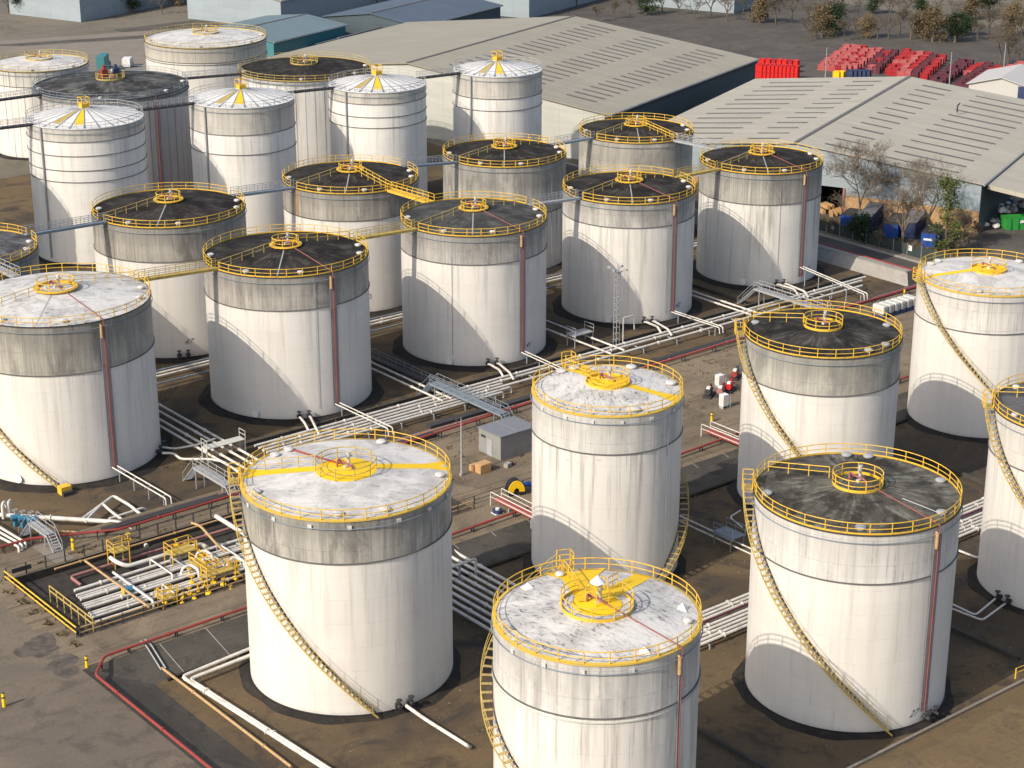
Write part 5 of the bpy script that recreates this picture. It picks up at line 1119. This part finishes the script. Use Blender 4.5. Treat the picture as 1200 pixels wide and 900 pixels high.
def container(label, px, py, rz, L, m, roof=None, h=2.6, w=2.5):
    q = at(px, py, 0); t = thing('shipping_container', label, 'container', (q[0], q[1], 0), rz)
    b = MB().box((L/2, 0, h/2+.1), (L, w, h))
    for i in range(int(L/.6)):
        for s in (-1, 1): b.box((.4+.6*i, s*(w/2+.03), h/2+.1), (.25, .06, h*.86))
    b.build('body', M[m], t, None)
    for s in (-1, 1): MB().box((-.04, s*w/4, h/2+.1), (.07, w/2-.12, h-.3)).build('door', M[m], t, None)
    MB().box((L/2, 0, h+.14), (L+.05, w+.05, .08)).build('top', M[roof or m], t, None)
    return t
container('long dark blue trailer with a grey top behind the dark evergreen bush', 1011, 276, .5, 13, 'blue_dark', 'trailer_top', 3.2)
container('bright blue container end beside the pale trunked tree', 1043, 281, .5, 8, 'blue', 'dark_steel')
t = container('blue container with white lettering strip beside the ivy covered tree', 1087, 292, .5, 6.5, 'blue', 'dark_steel')
MB().box((-.1, 0, 1.7), (.04, 1.6, .35)).build('lettering_strip', M['white'], t, None)
container('small blue container at the left near the timber pile', 992, 270, .4, 5, 'blue', 'dark_steel')
container('grey topped dark container between the two blue ones', 1064, 280, .5, 11, 'blue_dark', 'trailer_top', 2.8)
q = at(1176, 268, 0); t = thing('waste_skip', 'green open skip full of white bales at the right edge', 'skip', (q[0], q[1], 0), -.5)
b = MB(); vs = []
for z, k in ((0, .9), (2.2, 1.0)): vs += [(-.2+(1-k)*3, -1.25*k, z), (7.2-(1-k)*3, -1.25*k, z), (7.2-(1-k)*3, 1.25*k, z), (-.2+(1-k)*3, 1.25*k, z)]
b.add(vs, [(0, 1, 2, 3), (0, 1, 5, 4), (1, 2, 6, 5), (2, 3, 7, 6), (3, 0, 4, 7)]); b.build('tub', M['green'], t, None)
for i in range(5): MB().box((.8+1.4*i, -1.27, 1.1), (.12, .12, 2.1)).build('rib', M['green_dark'], t, None)
MB().box((3.4, -1.35, 1.5), (2.0, .06, .45)).build('lettering_strip', M['white'], t, None)
rnd = random.Random(4)
def rock(label, cat, name, q, s, m, grp, seed):
    r_ = random.Random(seed); bm = bmesh.new(); bmesh.ops.create_icosphere(bm, subdivisions=2, radius=1)
    for v in bm.verts: k = 1+r_.uniform(-.22, .18); v.co = Vector((v.co.x*s[0]*k, v.co.y*s[1]*k, max(-.3, v.co.z)*s[2]*k))
    me = bpy.data.meshes.new(name); bm.to_mesh(me); bm.free(); me.materials.append(M[m]); o = bpy.data.objects.new(name, me); COL.objects.link(o); o.location = q; tag(o, label, cat, grp); return o
for i in range(34):
    if i < 16: px, py = rnd.uniform(1150, 1170), rnd.uniform(246, 268); z = .3
    else: px, py = rnd.uniform(1166, 1200), rnd.uniform(236, 248); z = rnd.uniform(.6, 2.2)
    q = at(px, py, z); m = rnd.choice(('white', 'white', 'offwhite', 'galv', 'blue', 'pink'))
    rock({'white': 'white sack in the waste heap by the green skip', 'offwhite': 'dull off white sack in the heap by the green skip', 'galv': 'grey sack in the waste heap by the green skip', 'blue': 'blue sack in the waste heap by the green skip', 'pink': 'pinkish sack in the waste heap by the green skip'}[m], 'sack', 'waste_sack', q, (rnd.uniform(.5, .9), rnd.uniform(.5, .9), rnd.uniform(.4, .8)), m, '%s sacks by the skip' % m, i)
for i in range(8):
    q = at(1171+i*5, 243-(i % 2)*1.0, 0); o = MB().box((0, 0, .75), (1.5, 1.5, 1.5), .2*i).build('wrapped_bale', M['offwhite' if i % 3 else 'white'], None, None); o.location = (q[0]+2, q[1]+1.5, 0)
    bv = o.modifiers.new('b', 'BEVEL'); bv.width = .2; bv.segments = 2; tag(o, 'white wrapped bale in the line behind the green skip', 'bale', 'bales behind the skip')
q = at(978, 251, 0)
for i in range(7):
    o = tag(MB().box((0, 0, .35), (2.6, .6, .7), .3).build('timber_stack', M['wood'], None, None), 'stack of pale planks on the yard before the warehouse door', 'timber', 'plank stacks'); o.location = (q[0]+(i % 4)*1.0-1, q[1]+(i//4)*2.4, 0 if i < 5 else .7); o.rotation_euler = (0, 0, .5+.1*i)
q = at(967, 243, 0); t = thing('forklift', 'small green forklift before the warehouse door', 'forklift', (q[0], q[1], 0), .6)
MB().box((0, 0, .75), (2.0, 1.1, .8)).build('body', M['green_dark'], t, None); MB().tube([(-.7, -.5, 1.1), (-.7, -.5, 2.1), (.5, -.5, 2.1), (.6, -.5, 1.1)], .06, 6).tube([(-.7, .5, 1.1), (-.7, .5, 2.1), (.5, .5, 2.1), (.6, .5, 1.1)], .06, 6).box((-.1, 0, 2.13), (1.3, 1.1, .06)).build('cab_frame', M['dark_steel'], t, 40)
MB().box((1.1, -.3, 1.3), (.1, .12, 2.4)).box((1.1, .3, 1.3), (.1, .12, 2.4)).build('mast', M['dark_steel'], t, None); MB().box((1.7, -.3, .2), (1.1, .12, .06)).box((1.7, .3, .2), (1.1, .12, .06)).build('fork', M['galv'], t, None)
for sx in (-.65, .65):
    for sy in (-.55, .55): MB().tube([(sx, sy-.1, .32), (sx, sy+.1, .32)], .32, 12).build('wheel', M['tyre'], t, 40)
for i, (px, py, m, lab) in enumerate(((150, 78, 'white', 'white van on the tan yard left of the large grey white tank'), (122, 82, 'teal', 'teal lorry on the tan yard behind the huge ribbed tank'))):
    q = at(px, py, 0); t = thing('van' if i == 0 else 'lorry', lab, 'van' if i == 0 else 'lorry', (q[0], q[1], 0), .9); k = 1 if i == 0 else 1.7
    bb = MB().prism([(-2.4*k, -1), (1.2*k, -1), (1.2*k, 1), (-2.4*k, 1)], .4, 2.3*k).build('body', M[m], t, None)
    MB().add([(1.2*k, -1, .4), (2.5*k, -1, .4), (2.5*k, 1, .4), (1.2*k, 1, .4), (1.2*k, -1, 2.2), (1.8*k, -.95, 1.9), (1.8*k, .95, 1.9), (1.2*k, 1, 2.2), (2.5*k, -1, 1.1), (2.5*k, 1, 1.1)], [(0, 1, 8, 5, 4), (3, 7, 6, 9, 2), (4, 5, 6, 7), (1, 2, 9, 8), (0, 3, 2, 1)]).build('cab', M[m], t, None)
    MB().add([(1.83*k, -.85, 1.82), (2.48*k, -.9, 1.16), (2.48*k, .9, 1.16), (1.83*k, .85, 1.82)], [(0, 1, 2, 3)]).build('windscreen', M['black'], t, None)
    for sx in (-1.5*k, 1.6*k):
        for sy in (-.95, .95): MB().tube([(sx, sy-.12, .4), (sx, sy+.12, .4)], .4, 12).build('wheel', M['tyre'], t, 40)

# ------------------------------------------------------------------ trees and scrub
def limb(mb, tw, p, d, L, r, depth, rnd, spread=.55, minr=.02):
    n = 3; pts = [p]; rs = [r]; q = Vector(p); dd = Vector(d).normalized()
    for i in range(n):
        dd = (dd+Vector((rnd.uniform(-1, 1), rnd.uniform(-1, 1), rnd.uniform(-.3, .8)))*.16).normalized(); q = q+dd*(L/n); pts.append(q.copy()); rs.append(max(minr*.7, r*(1-.42*(i+1)/n)))
    (mb if depth > 2 else tw).tube(pts, rs, 6 if depth > 2 else 3, 0, depth > 3)
    if depth == 0: return
    k = rnd.choice((3, 3, 4)) if depth > 1 else 4
    for i in range(k):
        t_ = rnd.uniform(.45, 1.0) if i else 1.0; b = pts[min(n, max(1, int(t_*n+.5)))]
        ax = Vector((rnd.uniform(-1, 1), rnd.uniform(-1, 1), rnd.uniform(-.25, .75))).normalized()
        limb(mb, tw, b, dd*(1-spread)+ax*spread*1.2, L*rnd.uniform(.6, .82), max(minr, r*.55), depth-1, rnd, spread, minr)
def leaves(mb, pts, n, spread, size, rnd):
    for _ in range(n):
        c = Vector(rnd.choice(pts))+Vector((rnd.gauss(0, spread), rnd.gauss(0, spread), rnd.gauss(0, spread*.8)))
        u = Vector((rnd.uniform(-1, 1), rnd.uniform(-1, 1), rnd.uniform(-1, 1))).normalized(); v = u.orthogonal().normalized(); s = size*rnd.uniform(.6, 1.3)
        mb.add([c-u*s, c+v*s*.6, c+u*s, c-v*s*.6], [(0, 1, 2, 3)])
def bare_tree(label, x, y, h, seed, group=None, fork=1, r=.22, depth=5, mat='bark', spread=.55):
    rnd = random.Random(seed); t = thing('bare_tree', label, 'tree', (x, y, 0), 0, group); mb, tw = MB(), MB()
    th = h*.26
    mb.tube([(0, 0, -.1), (.05, 0, th*.5), (0, .05, th)], [r*1.2, r, r*.9], 8)
    for i in range(fork):
        a = 2*pi*i/fork+rnd.uniform(0, 1); limb(mb, tw, Vector((0, .05, th)), (cos(a)*(.5 if fork > 1 else .1), sin(a)*(.5 if fork > 1 else .1), 1), h*.27, r*.75, depth, rnd, spread)
    mb.build('trunk', M[mat], t, 60); tw.build('crown', M[mat], t, None); return t
def leafy_tree(label, x, y, h, w, seed, mat='leaf', name='ivy_tree', n=2600, size=.28, lean=0.0):
    rnd = random.Random(seed); t = thing(name, label, 'tree', (x, y, 0)); mb, tw, lf = MB(), MB(), MB()
    mb.tube([(0, 0, -.1), (lean*.3, 0, h*.4), (lean, 0, h*.85)], [.28, .2, .06], 8); cl = []
    for i in range(26):
        z = h*rnd.uniform(.12, .97); k = w/2*(1-abs(z/h-.42)*1.15)*rnd.uniform(.25, 1.0); a = rnd.uniform(0, 6.28); cl.append((k*cos(a)+lean*z/h, k*sin(a), z))
        mb.tube([(lean*z/h, 0, z*.85), cl[-1]], [.07, .02], 5)
    leaves(lf, cl, n, w*.11, size, rnd); mb.build('trunk', M['bark'], t, 60); lf.build('crown', M[mat], t, None); return t
q = at(1006, 268, 0); bare_tree('tall bare tree with a fine twig crown left of the dark evergreen bush', q[0], q[1], 16, 3, fork=2, depth=6)
q = at(1057, 291, 0); bare_tree('pale trunked pollarded bare tree before the blue containers', q[0], q[1], 11, 9, fork=4, r=.30, depth=5)
q = at(1086, 282, 0); bare_tree('brownish bare tree left of the ivy covered tree', q[0], q[1], 15, 14, fork=3, depth=5)
q = at(985, 268, 0); bare_tree('small bare tree before the warehouse door', q[0], q[1], 8, 21, fork=2, depth=4, r=.14)
q = at(1060, 262, 0); bare_tree('fine twigged bare tree behind the blue containers', q[0], q[1], 12, 33, fork=3, depth=5, r=.16)
q = at(1128, 284, 0); bare_tree('low bare bushy tree right of the ivy covered tree', q[0], q[1], 6, 41, fork=4, depth=5, r=.12)
q = at(1107, 298, 0); leafy_tree('tall ivy covered green tree by the boundary fence', q[0], q[1], 13, 5.5, 5, n=2300, size=.22)
q = at(1008, 283, 0); leafy_tree('dark evergreen bush behind the boundary fence', q[0], q[1], 5.2, 4.6, 6, 'leaf_dark', 'evergreen_bush', 2600, .2)
def scrub(name, x0, y0, x1, y1, n, seed, h=.9, mat='scrub'):
    rnd = random.Random(seed); b = MB()
    for _ in range(n):
        x, y = rnd.uniform(x0, x1), rnd.uniform(y0, y1); k = .5+.5*sin(x*.7+seed)*sin(y*.5); hh = h*rnd.uniform(.3, 1)*max(.25, k)
        a = rnd.uniform(0, 6.28); w = rnd.uniform(.06, .16); dx, dy = rnd.uniform(-.4, .4)*hh, rnd.uniform(-.4, .4)*hh
        b.add([(x-w*cos(a), y-w*sin(a), 0), (x+w*cos(a), y+w*sin(a), 0), (x+dx, y+dy, hh)], [(0, 1, 2)])
    tag(b.build(name, M[mat], None, None), 'dry brown scrub growing along the boundary fence', 'scrub', None, 'stuff')
scrub('scrub', 244.2, 186, 249.5, 222, 9000, 2, 1.5)
for i, (px, py, h_) in enumerate(((1030, 290, 3.5), (1072, 300, 3.2), (1120, 300, 4.5), (1135, 292, 4.0), (975, 274, 3.0), (1145, 280, 3.2))):
    q = at(px, py, 0); bare_tree('low bare bush along the boundary fence, %s from the left' % ('second', 'third', 'fourth', 'fifth', 'first', 'last')[i], q[0], q[1], h_, 60+i, fork=5, r=.08, depth=4, spread=.7)
# distant trees on the verge beyond the crate yard and halls
rnd = random.Random(77)
M['twig'] = paint('dark_twigs', (.115, .092, .066), .9, .3, (.17, .14, .10), 1.0)
far = [(1172, 77), (1181, 76), (1192, 78)]+[(x, 46+rnd.uniform(-6, 4)) for x in range(950, 1212, 13)]+[(x, 22+rnd.uniform(-7, 7)) for x in range(700, 1212, 19)]+[(x, 11+rnd.uniform(-5, 6)) for x in range(10, 690, 18)]
protos = [bare_tree('bare brown tree in the distant belt', 0, 0, 8, 200+i, 'distant belt of bare trees', fork=3, depth=4, r=.16, mat='twig', spread=.6) for i in range(4)]
protos += [leafy_tree('dull green tree in the distant belt', 0, 0, 7, 6, 210+i, 'leaf_dark' if i else 'scrub', 'green_tree', 2600, .2) for i in range(2)]
for o in protos[4:]: o['group'] = 'green trees in the distant belt'
for i, (px, py) in enumerate(far):
    k_ = i if i < 6 else rnd.choice((0, 1, 2, 3, 0, 1, 2, 3, 4, 5)); o = protos[k_] if i < 6 else copy_tree(protos[k_])
    q = at(px, py, 0); o.location = (q[0], q[1], 0); z = rnd.uniform(.75, 1.35); o.scale = (z*rnd.uniform(1, 1.3), z*rnd.uniform(1, 1.3), z); o.rotation_euler = (0, 0, rnd.uniform(0, 6.28))
structure('far_road', MB().add([(x, y, .02) for x, y in ((205, 480), (215, 472), (520, 372), (512, 384))], [(0, 1, 2, 3)]), M['asphalt'])
structure('tan_yard', MB().add([(x, y, .012) for x, y in ((150, 372), (252, 372), (262, 470), (150, 500))], [(0, 1, 2, 3)]), M['track'])

def tufts(name, label, areas, n, seed, h=.35, mat='scrub'):
    rnd = random.Random(seed); b = MB()
    for x0, y0, x1, y1, z in areas:
        for _ in range(n):
            x, y = rnd.uniform(x0, x1), rnd.uniform(y0, y1)
            if sin(x*1.3+seed)+sin(y*2.1+x*.31) < .55: continue
            for q in range(3):
                a = rnd.uniform(0, 6.28); w = rnd.uniform(.05, .12); hh = h*rnd.uniform(.4, 1.2); dx, dy = rnd.uniform(-.5, .5)*hh*2, rnd.uniform(-.5, .5)*hh*2
                b.add([(x-w*cos(a), y-w*sin(a), z), (x+w*cos(a), y+w*sin(a), z), (x+dx, y+dy, z+hh)], [(0, 1, 2)])
    tag(b.build(name, M[mat], None, None), label, 'weeds', None, 'stuff')
tufts('dry_weeds', 'dry weeds growing along the road edges and bank foot', [(70, 173.2, 120, 174.4, RZ), (60, 176, 69, 179, RZ), (122, 173, 228, 177, RZ), (122, 163, 150, 173, RZ), (76, 144, 228, 145, 0), (100, 190.5, 228, 193, 0), (69, 154, 71, 173, RZ), (160, 160, 200, 176, RZ)], 420, 3)
def stones(name, label, areas, n, seed, mat):
    rnd = random.Random(seed); b = MB()
    for x0, y0, x1, y1, z in areas:
        for _ in range(n):
            x, y, r = rnd.uniform(x0, x1), rnd.uniform(y0, y1), rnd.choice((.04, .05, .06, .1))
            p = [(x+r*cos(a+rnd.uniform(-.4, .4)), y+r*sin(a+rnd.uniform(-.4, .4)), z) for a in (0, 1.57, 3.14, 4.71)]+[(x, y, z+r*.8)]
            b.add(p, [(0, 1, 4), (1, 2, 4), (2, 3, 4), (3, 0, 4)])
    tag(b.build(name, M[mat], None, None), label, 'stones', None, 'stuff')
stones('loose_gravel', 'loose stones scattered on basin soil and road', [(76, 95, 230, 144, 0), (100, 182, 228, 260, 0), (122, 156, 228, 176, RZ)], 1300, 8, 'track')
stones('dark_rubble', 'dark clods scattered over the tank basins', [(76, 95, 230, 144, 0), (100, 182, 228, 260, 0), (160, 160, 180, 176, RZ)], 900, 9, 'bank')
# low dividing kerbs inside the basins
for pts, lab in (([(107.8, 96), (107.8, 116)], 'low dark kerb wall between the bottom tank and the tank numbered 27'), ([(141.6, 96), (141.6, 128)], 'low dark kerb wall right of the tank numbered 27'),
                 ([(174.5, 110), (174.5, 144)], 'low dark kerb wall between the stair tank and the cream tank'), ([(112, 191.5), (228, 191.5)], 'low dark kerb wall behind the white pipe rack'),
                 ([(143.8, 192), (143.8, 250)], 'low dark kerb wall beside the walkway left of the slate roof'), ([(173.6, 193), (173.6, 250)], 'low dark kerb wall by the pipes right of the slate roof'), ([(203.0, 193), (203.0, 250)], 'low dark kerb wall before the streaked end tank')):
    (x0, y0), (x1, y1) = pts; tag(MB().box(((x0+x1)/2, (y0+y1)/2, .22), (abs(x1-x0)+.3, abs(y1-y0)+.3, .44)).box(((x0+x1)/2, (y0+y1)/2, .46), (abs(x1-x0)+.36, abs(y1-y0)+.36, .05)).build('kerb_wall', M['bank'], None, None), lab, 'wall')
# a loose white conduit at a different place on most shells
rq = random.Random(31)
for k_ in ('T3', 'T4', 'T5', 'T6', 'T7', 'T8', 'T9'):
    T = TANK[k_]; a = rq.uniform(-2.9, -1.3); z1 = T['h']-rq.uniform(.6, 3.5); r = T['r']+.08
    MB().tube([(r*cos(a), r*sin(a), z1), (r*cos(a), r*sin(a), rq.uniform(.5, 9))], .03, 5).build('gauge_conduit', M['galv'], T['o'], 50)
